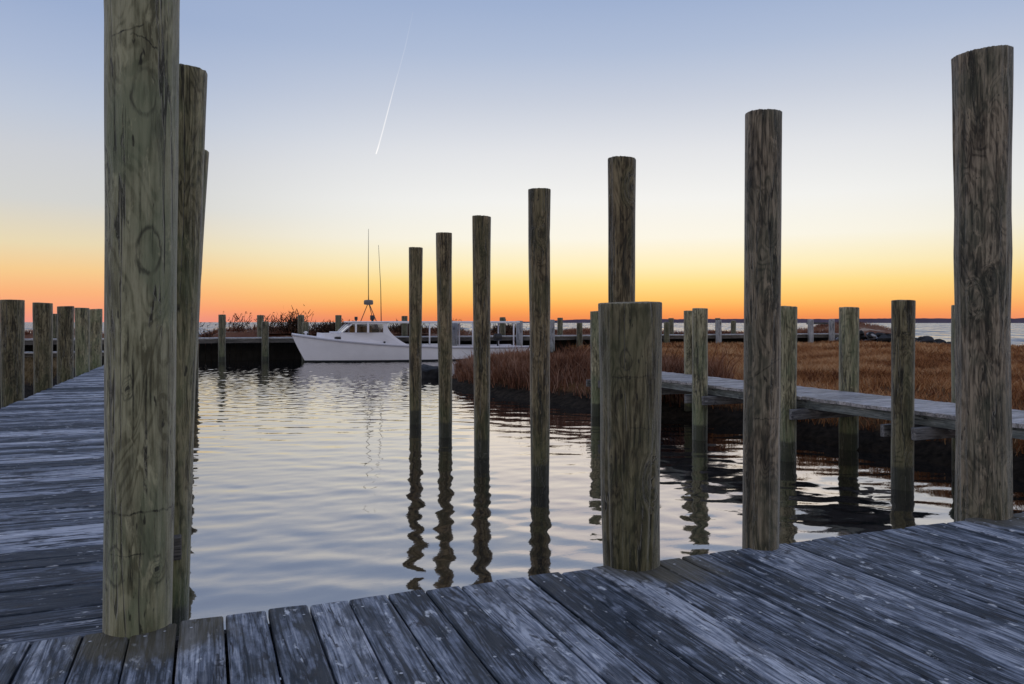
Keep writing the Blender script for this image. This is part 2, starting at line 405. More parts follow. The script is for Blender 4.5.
def mat_mud():
    t = NT('marsh_mud')
    oc = t.n('ShaderNodeTexCoord').outputs['Object']
    a = t.noise(oc, 0.5, 6, 0.6, 0.3); b = t.noise(oc, 9.0, 5, 0.65, 0.2)
    c = t.ramp(t.math('ADD', t.math('MULTIPLY', a, 0.6), t.math('MULTIPLY', b, 0.45)),
               [(0.35, (0.045,0.026,0.014,1)), (0.55, (0.13,0.066,0.028,1)), (0.75, (0.24,0.125,0.055,1))])
    sx = t.n('ShaderNodeSeparateXYZ'); t.l(oc, sx.inputs[0])
    w = t.maprange(t.math('ADD', sx.outputs[2], t.math('MULTIPLY', b, 0.08)), 0.36, 0.24, 0.0, 1.0)
    c = t.mix(w, c, t.ramp(b, [(0.35, (0.012,0.010,0.008,1)), (0.7, (0.05,0.038,0.028,1))]))
    t.principled(c, 0.95, 0.05, b, 0.9, 0.05); return t.m
M['mud'] = mat_mud()

def mat_water(name, far=False):
    t = NT(name)
    pos = t.n('ShaderNodeNewGeometry').outputs['Position']
    if far:
        # wind chop: facets tilted every way
        def chop(sx_, sy_):
            cs = t.n('ShaderNodeCombineXYZ')
            for i, d in enumerate(((0.93*sx_, -0.367*sx_, 0), (0.367*sy_, 0.93*sy_, 0))):
                dp = t.n('ShaderNodeVectorMath', operation='DOT_PRODUCT'); t.l(pos, dp.inputs[0]); dp.inputs[1].default_value = d
                t.l(dp.outputs['Value'], cs.inputs[i])
            nd = t.n('ShaderNodeTexNoise'); nd.inputs['Scale'].default_value = 1.0; nd.inputs['Detail'].default_value = 5; nd.inputs['Roughness'].default_value = 0.62
            t.l(cs.outputs[0], nd.inputs['Vector']); return nd.outputs['Color']
        def tilt(c, k):
            return t.vmul(t.vadd(c, (-0.5, -0.5, -0.5)), (k, k, 0))
        nn = t.vadd(t.vadd(tilt(chop(0.9, 0.30), 1.1), tilt(chop(0.30, 0.05), 0.9)), (-0.05, -0.13, 1.0))
        nr = t.n('ShaderNodeVectorMath', operation='NORMALIZE'); t.l(nn, nr.inputs[0])
        p = t.principled((0.03,0.036,0.05), 0.16, 0.5, IOR=2.4)
        t.l(nr.outputs[0], p.inputs['Normal'])
    else:
        a = t.noise(t.vmul(pos, (9, 13, 1)), 1.0, 3, 0.55, 0.2)
        p = t.principled((0.006,0.008,0.010), 0.03, 0.5, a, 0.05, 0.012, IOR=2.2)
        gl = t.n('ShaderNodeBsdfGlossy'); gl.inputs['Roughness'].default_value = 0.03; gl.inputs['Color'].default_value = (1.0, 0.935, 0.885, 1)
        t.l(p.inputs['Normal'].links[0].from_socket, gl.inputs['Normal'])
        ms = t.n('ShaderNodeMixShader'); ms.inputs[0].default_value = 0.36
        t.l(p.outputs[0], ms.inputs[1]); t.l(gl.outputs[0], ms.inputs[2]); t.l(ms.outputs[0], t.out.inputs[0])
    return t.m
M['water'] = mat_water('basin_water')
M['water_far'] = mat_water('bay_water', True)

M['grass_bank'] = mat_grass('rusty_bank_grass', [(0.05,0.02,0.012),(0.165,0.068,0.038),(0.26,0.115,0.062),(0.38,0.22,0.15)], None, 0, 1)
M['grass_meadow'] = mat_grass('golden_salt_grass', [(0.12,0.040,0.016),(0.33,0.130,0.048),(0.50,0.235,0.092),(0.64,0.40,0.21)], None, 0, 1)
M['grass_dune'] = mat_grass('red_brown_dune_grass', [(0.08,0.028,0.018),(0.19,0.075,0.045),(0.28,0.12,0.07),(0.40,0.22,0.13)], None, 0, 1)
M['grass_left'] = mat_grass('olive_marsh_grass', [(0.06,0.045,0.02),(0.13,0.09,0.04),(0.20,0.14,0.07),(0.26,0.19,0.10)], None, 0, 1)
M['reed'] = mat_grass('dark_reed_stalks', [(0.03,0.018,0.012),(0.07,0.038,0.022),(0.13,0.07,0.04)], None, 0, 1)

# ------------------------------------------------------------------ pilings
def make_piling(name, x, y, z0, z1, r_bot, r_top, mat, label, group=None, lean=(0.0, 0.0), seg=44,
                step=0.055, rough=1.0, tilt=(0.0, 0.0), splits=4, profile=None, cat='piling', seed=None, facet=0.0):
    """one round timber pile: tapered, a little crooked, with drying checks and a worn, slightly tilted top"""
    rs = random.Random(hash((round(x,2), round(y,2))) if seed is None else seed)
    H = z1 - z0
    nr = max(4, int(H/step))
    th = np.linspace(0, 2*np.pi, seg, endpoint=False)
    zs = np.linspace(z0, z1, nr)
    T, Z = np.meshgrid(th, zs)
    f = (Z - z0)/H
    rad = r_bot + (r_top - r_bot)*f
    if profile:
        rad = rad*np.interp(f, [p[0] for p in profile], [p[1] for p in profile])
    rad0 = rad.copy()
    for _ in range(9):
        k = rs.choice([1,2,2,3,3,4,5,7]); wz = rs.uniform(0.4, 5.0)
        rad += rough*rad0*rs.uniform(0.003, 0.013)*np.sin(k*T + rs.uniform(0,6.28) + 0.7*np.sin(wz*Z*0.5+rs.uniform(0,6)))*np.sin(wz*Z + rs.uniform(0,6.28))
    for _ in range(14):   # ridges along the grain
        k = rs.choice([9,11,13,16,19,22])
        if k < seg/2.2:
            rad += rough*rad0*0.0026*np.sin(k*T + rs.uniform(0,6.28) + 0.8*np.sin(rs.uniform(.3,1.5)*Z+rs.uniform(0,6)))
    if facet:
        rad *= 1 + facet*np.abs(np.cos(2*T + 0.6)) - facet*0.5
    for _ in range(splits):
        a0 = rs.uniform(0, 6.28); zc = rs.uniform(z0 + 0.25*H, z1); ln = rs.uniform(0.25, 0.9)
        da = (T - (a0 + 0.25*np.sin(1.3*Z + a0)) + np.pi) % (2*np.pi) - np.pi
        rad -= rad0*rs.uniform(0.03,0.07)*np.exp(-(da/0.07)**2)*np.exp(-((Z-zc)/ln)**4)
    kn = []
    for _ in range(int(2 + H*1.4)):  # branch knots
        a0 = rs.uniform(0, 6.28); zc = rs.uniform(z0, z1)
        da = (T - a0 + np.pi) % (2*np.pi) - np.pi
        d2 = (da*rad0/0.045)**2 + ((Z-zc)/0.06)**2
        rad += rough*rad0*rs.choice([0.03,-0.03,0.02])*np.exp(-d2)
    X = rad*np.cos(T); Y = rad*np.sin(T)
    bx, by = rs.uniform(-1,1)*0.006*H/3, rs.uniform(-1,1)*0.006*H/3
    X = X + lean[0]*(Z - 0.0) + bx*np.sin(np.pi*f*1.5); Y = Y + lean[1]*(Z - 0.0) + by*np.sin(np.pi*f*1.5)
    Zt = Z.copy()
    # saw cut at the top
    cx = X[-1].mean(); cy = Y[-1].mean()
    dz = tilt[0]*(X[-1]-cx) + tilt[1]*(Y[-1]-cy)
    jag = np.array([rs.uniform(-1,1) for _ in range(seg)])*0.0012*rough
    Zt[-1] += dz + jag; Zt[-2] += dz*0.95
    V = np.stack([X, Y, Zt], -1).reshape(-1, 3)
    top = V[-seg:].copy()
    ctr = np.array([cx, cy, top[:,2].mean()])
    extra = []
    for sc_, up in ((0.988, 0.003), (0.93, 0.006), (0.5, 0.009)):
        ring = ctr + (top - ctr)*np.array([sc_, sc_, 1.0]); ring[:,2] += up + np.array([rs.uniform(-1,1) for _ in range(seg)])*0.003
        extra.append(ring)
    V = np.concatenate([V] + extra + [ctr[None] + [[0,0,0.012]]])
    n_r = nr + 3
    i = np.arange(n_r-1)[:,None]*seg; k = np.arange(seg)[None]; k1 = (k+1) % seg
    q = np.stack([i+k, i+k1, i+seg+k1, i+seg+k], -1).reshape(-1, 4)
    c = len(V)-1; b = (n_r-1)*seg
    tri = np.stack([b+np.arange(seg), b+(np.arange(seg)+1)%seg, np.full(seg, c)], -1)
    me = np_mesh(name, V, np.concatenate([q.ravel(), tri.ravel()]), [4]*len(q)+[3]*len(tri), True)
    o = link(name, me, mat, None, (x, y, 0))
    tag(o, label, cat, group)
    return o

G_ROW = 'tall slim mooring pilings in a line through the basin'
G_DOCK = 'thick pilings at the near dock edge'
G_LEFT = 'short thick pilings along the left walkway'
G_CWF = 'catwalk pilings on the water side'
G_CWB = 'catwalk pilings on the marsh side'
G_FAR = 'pilings of the far timber dock'

big = make_piling('dock_piling', -0.298, 3.985, -0.4, 3.46, 0.141, 0.160, M['pile_pale'],
    'massive pale green grey piling in the left foreground, its top out of view', G_DOCK, (0.010, 0.0), 200, 0.03, 0.6, seed=11, splits=3)
stub = make_piling('dock_piling', 2.31, 3.955, -0.5, 1.815, 0.152, 0.184, M['pile_stub'],
    'short thick dark piling cut off at eye level at the middle of the dock edge', G_DOCK, (-0.008, 0.0), 200, 0.03, 0.9, (0.02, 0.01), 6, seed=5)
rightp = make_piling('dock_piling', 5.302, 4.02, -0.5, 3.67, 0.182, 0.198, M['pile_grey'],
    'thick crooked grey piling with a split slanted top, far right of the dock edge', G_DOCK, (-0.004, 0.004), 220, 0.03, 1.5, (0.10, 0.0), 8,
    [(0,1.0),(0.2,0.99),(0.38,0.93),(0.52,0.90),(0.65,0.955),(0.72,0.93),(0.85,0.97),(1.0,0.99)], seed=23, facet=0.05)

rowl = ['nearest of the slim tall pilings, scarred grey brown, rising behind the dock edge',
        'slim tall piling standing directly behind the short thick dark piling',
        'slim tall brown piling just right of the boat stern, before the reddish bank grass',
        'slim tall piling crossing the stern half of the white boat and the low bank grass',
        'slim tall piling crossing the middle of the boat canopy beside the dark boulder',
        'shortest looking, farthest slim piling of its line, at the front of the boat canopy']
row_y = [3.95, 5.71, 7.48, 9.30, 11.14, 12.70]
row_top = [3.01, 3.07, 3.095, 3.04, 3.03, 2.95]
for i in range(6):
    make_piling('mooring_piling', (3.225, 3.238, 3.26, 3.255, 3.32, 3.275)[i], row_y[i], -0.8, row_top[i], 0.090 if i else 0.107, 0.118 if i else 0.112,
                M['pile_near_slim'] if i == 0 else M['pile_slim'], rowl[i], G_ROW,
                [(0.010,0.0),(0.0,0.0),(0.002,0),(0.001,0),(-0.002,0),(-0.001,0)][i], 120, 0.04, 1.1, (random.uniform(-.05,.05), 0.02), 5, seed=40+i)

lp = make_piling('mooring_piling', -0.190, 4.48, -0.6, 3.03, 0.104, 0.116, M['pile_olive'],
    'dark leaning piling half hidden just behind the massive pale left foreground piling', 'leaning pilings beside the left walkway', (0.026, -0.010), 52, 0.04, 0.9, (0.0,0.0), 4, seed=61)
mb = MB(); mb.box(0.012, 0.075, -0.155, -0.085, 0.49, 0.61, 0, 0.006)
mb.build('wood_block', M['far_beam'], lp)
make_piling('mooring_piling', -0.252, 6.76, -0.6, 3.07, 0.100, 0.112, M['pile_olive'],
    'thin leaning piling seen edge on, second behind the massive left foreground piling', 'leaning pilings beside the left walkway', (0.056, -0.022), 44, 0.05, 0.9, seed=62)
for k, (yy, zt, lb) in enumerate(((8.7, 1.45, 'low piling hidden behind the leaning pilings beside the left walkway'),
                                  (12.0, 1.45, 'low piling further along the right side of the left walkway'),
                                  (21.6, 1.92, 'short distant piling just right of the two leaning pilings by the left walkway'))):
    make_piling('mooring_piling', -0.30, yy, -0.6, zt, 0.13, 0.14, M['pile_dark'], lb, 'pilings on the right side of the left walkway', seg=28, step=0.1, seed=70+k)

ll = ['short thick piling just outside the left side of the frame on the walkway edge',
      'short thick dark piling cut by the left edge of the picture on the walkway side',
      'short thick piling with open marsh showing on both sides, second from the left edge',
      'short thick piling in the middle of the five along the walkway',
      'short thick piling between the middle one and the farthest on the walkway',
      'farthest short thick piling of the walkway, beside the massive pale foreground piling']
for i in range(6):
    make_piling('walkway_piling', -3.21, 13.4 + 2.82*i, -0.5, 2.09 + 0.01*((i*7) % 3), 0.172, 0.186, M['pile_dark'] if i < 4 else M['pile_catwalk'],
                ll[i], G_LEFT, (random.uniform(-.006,.006), 0), 40, 0.06, 0.9, (random.uniform(-.04,.04), 0), 3, seed=80+i)

cf = [(6.65, 5.94, 1.925, 'catwalk piling with dark top and green foot, in the water before the rocks'),
      (6.70, 7.70, 1.895, 'greenish catwalk piling just right of the nearest tall slim piling'),
      (6.68, 9.50, 1.90, 'grey green catwalk piling right of the short thick piling, overlapping a twin behind'),
      (6.67, 11.1, 1.88, 'catwalk piling hidden behind the short thick dark piling'),
      (6.66, 12.66, 1.90, 'catwalk piling peeking out at the left side of the short thick dark piling')]
for i, (x, y, zt, lb) in enumerate(cf):
    make_piling('catwalk_piling', x, y, -0.7, zt, 0.104, 0.112, M['pile_dark'] if i == 0 else M['pile_catwalk'], lb, G_CWF,
                (random.uniform(-.006,.006), 0), 40, 0.06, 0.9, (random.uniform(-.05,.05), 0), 4, seed=90+i)
cb = [(8.16, 6.44, 1.90, 'catwalk piling half hidden behind the thick right foreground piling'),
      (8.05, 8.06, 1.90, 'pale green catwalk piling rising from behind the boards, alone before the rocks'),
      (8.05, 9.90, 1.90, 'catwalk piling hidden behind the nearest tall slim piling'),
      (8.03, 11.67, 1.90, 'narrow catwalk piling whose left half shows behind its grey green twin'),
      (8.0, 13.0, 1.86, 'catwalk piling on the marsh side behind the short thick dark piling')]
for i, (x, y, zt, lb) in enumerate(cb):
    make_piling('catwalk_piling', x, y, -0.5, zt, 0.122, 0.128, M['pile_catwalk'], lb, G_CWB,
                (random.uniform(-.004,.004), 0), 40, 0.06, 0.8, (random.uniform(-.05,.05), 0), 3, seed=100+i)

# ------------------------------------------------------------------ decks
def plank(mb, axis, a0, a1, c0, c1, z1, th, rs, nseg=6, bev=0.005):
    """a board along axis from a0 to a1, across from c0 to c1, slightly cupped, warped and eased on the edges"""
    dz = rs.uniform(-0.0025, 0.0025); w = [rs.uniform(-0.002, 0.002) for _ in range(nseg+1)]
    cw = [rs.uniform(-0.0015, 0.0015) for _ in range(nseg+1)]
    tw = rs.uniform(-0.0022, 0.0022)
    vs = []
    for i in range(nseg+1):
        a = a0 + (a1-a0)*i/nseg
        zt = z1 + dz + w[i]; l = c0 + cw[i]; r = c1 + cw[i]; m = (l+r)/2
        sec = [(l, zt-th), (l, zt-bev-tw), (l+bev, zt-tw), (m, zt+0.0012), (r-bev, zt+tw), (r, zt-bev+tw), (r, zt-th)]
        for (c, z) in sec:
            vs.append((a, c, z) if axis == 'x' else (c, a, z))
    n = 7; f = []
    for i in range(nseg):
        for k in range(n):
            f.append((i*n+k, i*n+(k+1) % n, (i+1)*n+(k+1) % n, (i+1)*n+k))
    f.append(tuple(range(n))); f.append(tuple(nseg*n+k for k in range(n-1, -1, -1)))
    mb.add(vs, f)

rs = random.Random(3)
def nail_disc(mb, x, y, z, r):
    n = 7
    v = [(x, y, z+0.001)] + [(x+r*math.cos(6.2832*k/n), y+r*math.sin(6.2832*k/n), z) for k in range(n)]
    mb.add(v, [(0, 1+k, 1+(k+1) % n) for k in range(n)])

# near dock: boards run along y and stop at y = 3.94
dock = empty('near_dock', (0, 0, 0))
tag(dock, 'weathered blue grey board dock across the whole foreground', 'dock')
mb = MB(); nl = MB()
x = -7.0
while x < 6.9:
    w = 0.197 + rs.uniform(-0.004, 0.004)
    e = 3.94 + rs.uniform(-0.012, 0.012)
    plank(mb, 'y', -3.0, e, x, x + w - rs.uniform(0.009, 0.014), DECK, 0.04, rs, 14, 0.007)
    for yy in (e-0.11, 3.02, 2.2, 1.4):
        for q in (0.26, 0.74):
            if rs.random() < 0.72:
                nail_disc(nl, x + w*q + rs.uniform(-0.02, 0.02), yy + rs.uniform(-0.03, 0.03), DECK + 0.0045, rs.uniform(0.006, 0.009))
    x += w
mb.build('deck', M['deck_y'], dock)
o = nl.build('nail_heads', M['nail'], dock); o['kind'] = 'stuff'
mb = MB(); mb.box(-0.45, 6.9, 3.84, 3.89, DECK-0.29, DECK-0.045); mb.build('rim_board', M['beam_x'], dock)
mb = MB()
for yy in (-2.4, -1.0, 0.4, 1.5, 2.6): mb.box(-7, 6.9, yy, yy+0.05, DECK-0.28, DECK-0.045)
mb.build('joists', M['beam_x'], dock)

# left walkway: boards across x, running away along y
walk = empty('left_walkway', (-1.7, 3.95, 0))
tag(walk, 'long blue grey board walkway running away on the left beside the basin', 'walkway')
mb = MB(); nl = MB()
y = 3.955
while y < 34.3:
    w = 0.193 + rs.uniform(-0.006, 0.006)
    plank(mb, 'x', -3.08 + rs.uniform(-0.02,0.02), -0.36 + rs.uniform(-0.015,0.015), y, y + w - rs.uniform(0.005, 0.012), DECK - 0.002, 0.04, rs, 8)
    for xx in (-2.95, -1.7, -0.48):
        for q in (0.28, 0.72):
            nail_disc(nl, xx + rs.uniform(-0.02,0.02), y + w*q, DECK+0.003, 0.006)
    y += w
inv = walk.location
def rebase(o, p):
    o.parent = p; o.matrix_parent_inverse = p.matrix_world.inverted() if False else o.matrix_parent_inverse
    o.location = (-p.location.x, -p.location.y, -p.location.z)
    return o
rebase(mb.build('deck', M['deck_x'], walk), walk)
o = rebase(nl.build('nail_heads', M['nail'], walk), walk); o['kind'] = 'stuff'
for xx in (-3.06, -0.44):
    mb = MB(); mb.box(xx, xx+0.05, 3.96, 34.3, DECK-0.29, DECK-0.046)
    rebase(mb.build('rim_board', M['beam_y'], walk), walk)

# catwalk on the right, half a metre higher than the dock
CZ = 0.79
cat = empty('catwalk', (7.35, 1.0, 0))
tag(cat, 'narrow bleached plank catwalk raised on pilings at the marsh edge on the right', 'catwalk')
mb = MB(); y = 0.5
while y < 12.85:
    w = 0.145 + rs.uniform(-0.004, 0.004)
    plank(mb, 'x', 6.83 + rs.uniform(-.012,.012), 7.90 + rs.uniform(-.012,.012), y, y + w - rs.uniform(0.003, 0.007), CZ, 0.038, rs, 4)
    y += w
rebase(mb.build('deck', M['deck_pale'], cat), cat)
for xx in (6.86, 7.80):
    mb = MB(); mb.box(xx, xx+0.05, 0.5, 12.83, CZ-0.14, CZ-0.042)
    rebase(mb.build('stringer', M['beam_y'], cat), cat)
for i in range(5):
    yy = cf[i][1]
    for s in (-1, 1):
        mb = MB(); x0 = 6.62 if s < 0 else 6.53
        yc = yy + s*0.15
        mb.box(x0, 8.25, yc-0.025, yc+0.025, CZ-0.27, CZ-0.144, 0, 0.004)
        rebase(mb.build('cross_beam', M['beam_x'], cat), cat)

# far timber dock with a near-black bulkhead added for the dark underside
far = empty('far_dock', (10, 36.5, 0))
tag(far, 'long timber dock with an added shade-dark bulkhead crossing behind the boat and the marsh', 'dock')
FZ = 1.02
mb = MB(); x = -16.0
while x < 35.2:
    w = 0.19
    plank(mb, 'y', 35.62 + rs.uniform(-.02,.02), 37.3, x, x + w - 0.008, FZ, 0.05, rs, 2)
    x += w
rebase(mb.build('deck', M['far_deck'], far), far)
mb = MB(); mb.box(-16, 35.2, 35.66, 35.72, FZ-0.22, FZ-0.055); rebase(mb.build('rim_board', M['far_beam'], far), far)
mb = MB()
x = -16.0
while x < 35.1:
    mb.box(x, x+0.24, 36.9+rs.uniform(0,.015), 37.0, -0.6, FZ-0.06); x += 0.25
rebase(mb.build('bulkhead', M['bulkhead'], far), far)
mb = MB(); mb.box(32.55, 34.1, 35.72, 35.80, 1.58, 1.68); rebase(mb.build('top_rail', M['far_beam'], far), far)
far_front = [(-6.0,2.0,0,'seen between the second and third short thick walkway pilings'), (0.66,2.02,0,'with a green lower half, first left of the boat bow'),
             (2.42,1.72,0,'lower and half behind another, second left of the boat bow'),
             (4.12,1.70,0,'lower, overlapping a taller one right above the boat bow'),
             (16.11,1.82,1,'bleached pale, just right of the slim tall piling past the stern'),
             (17.67,1.66,0,'low grey, over the reddish bank grass'), (22.83,1.70,0,'low grey, just right of the short thick dark piling'),
             (26.16,1.80,1,'bleached pale, left of the nearest tall slim piling'), (30.25,1.80,0,'just right of the nearest tall slim piling, mostly hidden'),
             (32.55,1.86,1,'thick bleached, left upright of the small rail frame'), (34.11,1.88,1,'thick bleached, right upright of the small rail frame'),
             (11.03,1.68,1,'bleached, seen under the boat canopy'), (14.38,1.76,1,'bleached, at the end of the boat canopy')]
for i, (x, zt, k, lb) in enumerate(far_front):
    make_piling('far_dock_piling', x, 35.45, -0.6, zt, 0.15 if not k else 0.16, 0.15 if not k else 0.16, M['pile_bleached'] if k else M['pile_far'],
                'far dock front piling, ' + lb, G_FAR, seg=16, step=0.15, seed=200+i, splits=1)
far_back = [(-5.9,2.05,'seen between the second and third short thick walkway pilings'), (2.35,2.02,'the tallest looking one left of the boat, beside a lower one'),
            (4.16,2.03,'above the boat bow, dark against the reeds'), (5.9,2.03,'just left of the boat windshield'),
            (9.11,2.0,'at the front end of the boat canopy'), (14.27,1.95,'above the rear of the boat canopy'),
            (17.54,1.93,'dark against the water right of the boat stern'), (24.45,1.92,'slim and dark, right of a low grey one'),
            (27.61,1.93,'dark, just right of a bleached one'), (28.7,1.78,'right beside the nearest tall slim piling')]
for i, (x, zt, lb) in enumerate(far_back):
    make_piling('far_dock_piling', x, 37.5, -0.3, zt, 0.14, 0.15, M['pile_far'], 'far dock rear piling, ' + lb, G_FAR, seg=16, step=0.15, seed=230+i, splits=1)

# low walkway in front of the far dock, left
low = empty('low_walkway', (-8, 34.6, 0))
tag(low, 'low pale plank walkway in front of the far dock, seen between the short thick pilings', 'walkway')
mb = MB(); x = -16.0
while x < -3.3:
    plank(mb, 'y', 34.0, 34.9, x, x+0.185, 0.56, 0.05, rs, 2); x += 0.195
rebase(mb.build('deck', M['far_deck'], low), low)
mb = MB()
for yy in (34.1, 34.75): mb.box(-16, -3.3, yy, yy+0.05, 0.38, 0.505)
rebase(mb.build('stringer', M['far_beam'], low), low)
for k in range(7):
    mb = MB(); mb.box(-15.5+1.9*k, -15.35+1.9*k, 34.3, 34.6, -0.5, 0.5)
    rebase(mb.build('support', M['far_beam'], low), low)

# ------------------------------------------------------------------ terrain
def poly_sdf(px, py, poly):
    """signed distance, positive inside"""
    P = np.array(poly, dtype=float); Q = np.roll(P, -1, axis=0)
    d = np.full(px.shape, 1e9); inside = np.zeros(px.shape, bool)
    for (ax, ay), (bx, by) in zip(P, Q):
        ex, ey = bx-ax, by-ay
        t = np.clip(((px-ax)*ex + (py-ay)*ey)/(ex*ex+ey*ey+1e-12), 0, 1)
        d = np.minimum(d, np.hypot(px-(ax+t*ex), py-(ay+t*ey)))
        c = ((ay > py) != (by > py)) & (px < (bx-ax)*(py-ay)/(by-ay+1e-12) + ax)
        inside ^= c
    return np.where(inside, d, -d)

def vnoise(x, y, seed=0, octs=5, f0=0.15, gain=0.55):
    r = np.random.default_rng(seed); s = 0; a = 1.0; f = f0; tot = 0
    for _ in range(octs):
        for _ in range(3):
            th = r.uniform(0, 6.28); ph = r.uniform(0, 6.28); k = f*r.uniform(0.8, 1.25)
            s = s + a*np.sin(6.283*k*(x*np.cos(th)+y*np.sin(th)) + ph + 1.3*np.sin(6.283*k*0.6*(x*np.sin(th)-y*np.cos(th))+ph*2))
        tot += 3*a*0.7; a *= gain; f *= 2
    return s/tot

MARSH = [(8.5,-3),(8.25,3),(8.15,7),(7.9,10.5),(7.5,12.3),(6.95,13.4),(6.5,15.3),(6.1,17.0),(5.9,18.9),(6.0,20.6),(6.9,22.4),(9,24.3),(12,26.3),(15,28.5),
         (16.4,32),(16.8,36.4),(36,36.4),(36.5,33),(38.5,29),(42,24.5),(50,17),(62,8),(62,-3)]
LEFTM = [(-3.7,9),(-3.6,31),(-4.2,33.6),(-30,34.5),(-30,9)]
def marsh_h(x, y, poly, top, seed, slope=0.55):
    d = poly_sdf(x, y, poly) + 0.18*vnoise(x, y, seed+1, 4, 0.25)
    h = np.clip(0.02 + d*slope, -0.7, top) + 0.05*vnoise(x, y, seed, 5, 0.1)*np.clip(d, 0, 1)
    return h, d

def grid_mesh(name, x0, x1, y0, y1, st, hf, mat, keep=None):
    xs = np.arange(x0, x1+1e-6, st); ys = np.arange(y0, y1+1e-6, st)
    X, Y = np.meshgrid(xs, ys)
    Z = hf(X, Y)
    n, m = X.shape
    V = np.stack([X, Y, Z], -1).reshape(-1, 3)
    i = np.arange(n-1)[:,None]*m; k = np.arange(m-1)[None]
    q = np.stack([i+k, i+k+1, i+m+k+1, i+m+k], -1).reshape(-1, 4)
    if keep is not None:
        kv = keep(X, Y, Z).reshape(-1); q = q[kv[q].any(1)]
        used = np.unique(q); mp = np.zeros(len(V), int); mp[used] = np.arange(len(used)); V = V[used]; q = mp[q]
    me = np_mesh(name, V, q.ravel(), [4]*len(q), True)
    return link(name, me, mat)

o = grid_mesh('marsh_ground', 4.5, 62, -3, 36.6, 0.2, lambda x, y: marsh_h(x, y, MARSH, 0.40, 5)[0], M['mud'], lambda x, y, z: z > -0.6)
tag(o, 'marsh mud', None, None, 'structure')
o = grid_mesh('mud_bank', -30, -3.3, 8, 35, 0.25, lambda x, y: marsh_h(x, y, LEFTM, 0.30, 9)[0], M['mud'], lambda x, y, z: z > -0.6)
tag(o, 'mud bank', None, None, 'structure')

# sandy spit with dune grass behind the far dock
def mound_h(x, y):
    ridge = np.interp(x, [-20,-13,-9.5,-7.9,-6.6,-5.5,-3.5,-1.8,-0.6,0.6,2.2,5,9,14,20,26,31,34,36,38,39.6,41,42.5,43.5,44.5],
                         [1.25,1.4,1.2,0.95,1.35,1.2,0.9,0.5,0.75,1.18,1.3,1.25,1.15,1.1,1.1,0.98,0.9,0.85,0.95,1.25,1.62,1.5,1.15,0.6,-0.5])
    ridge = ridge + 0.10*vnoise(x, y, 31, 4, 0.12)
    lo = 37.0 + np.clip((x-35)*0.0, 0, 9)
    a = np.clip((y - lo)/2.2, 0, 1); b = np.clip((45.0 - y)/3.5, -0.3, 1)
    s = np.minimum(0.62 + 0.38*a*a*(3-2*a), np.where(y < 37.0, 0.62 + (y-37.0)*0.25, 1.0))
    return ridge*s*np.where(b > 0, b*b*(3-2*b), b)
def mat_mound():
    t = NT('dune_ground')
    oc = t.n('ShaderNodeTexCoord').outputs['Object']
    a = t.noise(t.vmul(oc, (0.25, 0.9, 1)), 1, 5, 0.6, 0.6); b = t.noise(oc, 6.0, 5, 0.65, 0.2)
    c = t.ramp(t.math('ADD', t.math('MULTIPLY', a, 0.75), t.math('MULTIPLY', b, 0.25)),
               [(0.40, (0.14,0.055,0.032,1)), (0.54, (0.20,0.095,0.055,1)), (0.60, (0.40,0.31,0.235,1)), (0.72, (0.47,0.39,0.31,1))])
    t.principled(c, 0.95, 0.1, b, 0.6, 0.05); return t.m
M['mound'] = mat_mound()
o = grid_mesh('sand_spit', -20, 48, 36.95, 46.5, 0.25, mound_h, M['mound'], lambda x, y, z: z > -0.5)
tag(o, 'sandy spit', None, None, 'structure')

# ------------------------------------------------------------------ water
def wave_height(X, Y):
    r = np.random.default_rng(12)
    H = np.zeros_like(X)
    # waves travel towards the camera, crests lie across the view
    base = math.radians(270 - 21)
    far = np.clip((Y + 1.5*vnoise(X, Y, 71, 3, 0.15) - 12.0)/6.0, 0, 1); far = far*far*(3-2*far)
    near = 1 - 0.45*far
    for lo, hi, n, slope, spread, w in ((0.9, 1.6, 6, 0.0032, 0.3, near), (0.34, 0.75, 30, 0.0062, 0.36, near), (0.16, 0.34, 26, 0.0056, 0.7, 1.0), (0.17, 0.38, 28, 0.0100, 1.3, far)):
        for _ in range(n):
            lam = math.exp(r.uniform(math.log(lo), math.log(hi)))
            th = base + r.normal()*spread
            k = 2*math.pi/lam; ph = r.uniform(0, 6.283)
            a = slope*r.uniform(0.5, 1.5)/k
            dx, dy = math.cos(th), math.sin(th)
            H += w*a*np.sin(k*(X*dx+Y*dy) + ph + 0.9*np.sin(0.37*k*(X*dy-Y*dx)+ph*3) )
    return H
def water_h(X, Y):
    calm = 0.78 + 0.22*vnoise(X, Y, 77, 3, 0.06)
    # a light breeze roughens the far part of the basin
    br = np.interp(Y, [4, 8, 13, 20, 30], [0.9, 0.95, 1.0, 1.1, 1.2])
    fade = np.clip(np.minimum.reduce([X+5.9, 10.9-X, Y+0.9, 37.9-Y])/1.0, 0, 1)
    return wave_height(X, Y)*calm*br*fade
st = 0.045
xs = np.arange(-6, 11.001, st); ys = np.arange(-1, 38.001, st)
X, Y = np.meshgrid(xs, ys); Z = water_h(X, Y)
n, m = X.shape
V = np.stack([X, Y, Z], -1).reshape(-1, 3)
i = np.arange(n-1)[:,None]*m; k = np.arange(m-1)[None]
q = np.stack([i+k, i+k+1, i+m+k+1, i+m+k], -1).reshape(-1, 4)
o = link('water', np_mesh('water', V, q.ravel(), [4]*len(q), True), M['water'])
tag(o, 'basin water', None, None, 'structure')
xe, ye = xs[-1], ys[-1]
mb = MB(); F = 9000
mb.add([(-6,-1,0),(xe,-1,0),(xe,ye,0),(-6,ye,0),(-F,-F,0),(F,-F,0),(F,F,0),(-F,F,0)],
       [(4,5,1,0),(5,6,2,1),(6,7,3,2),(7,4,0,3)])
o = mb.build('bay_water', M['water_far'])
tag(o, 'bay water', None, None, 'structure')
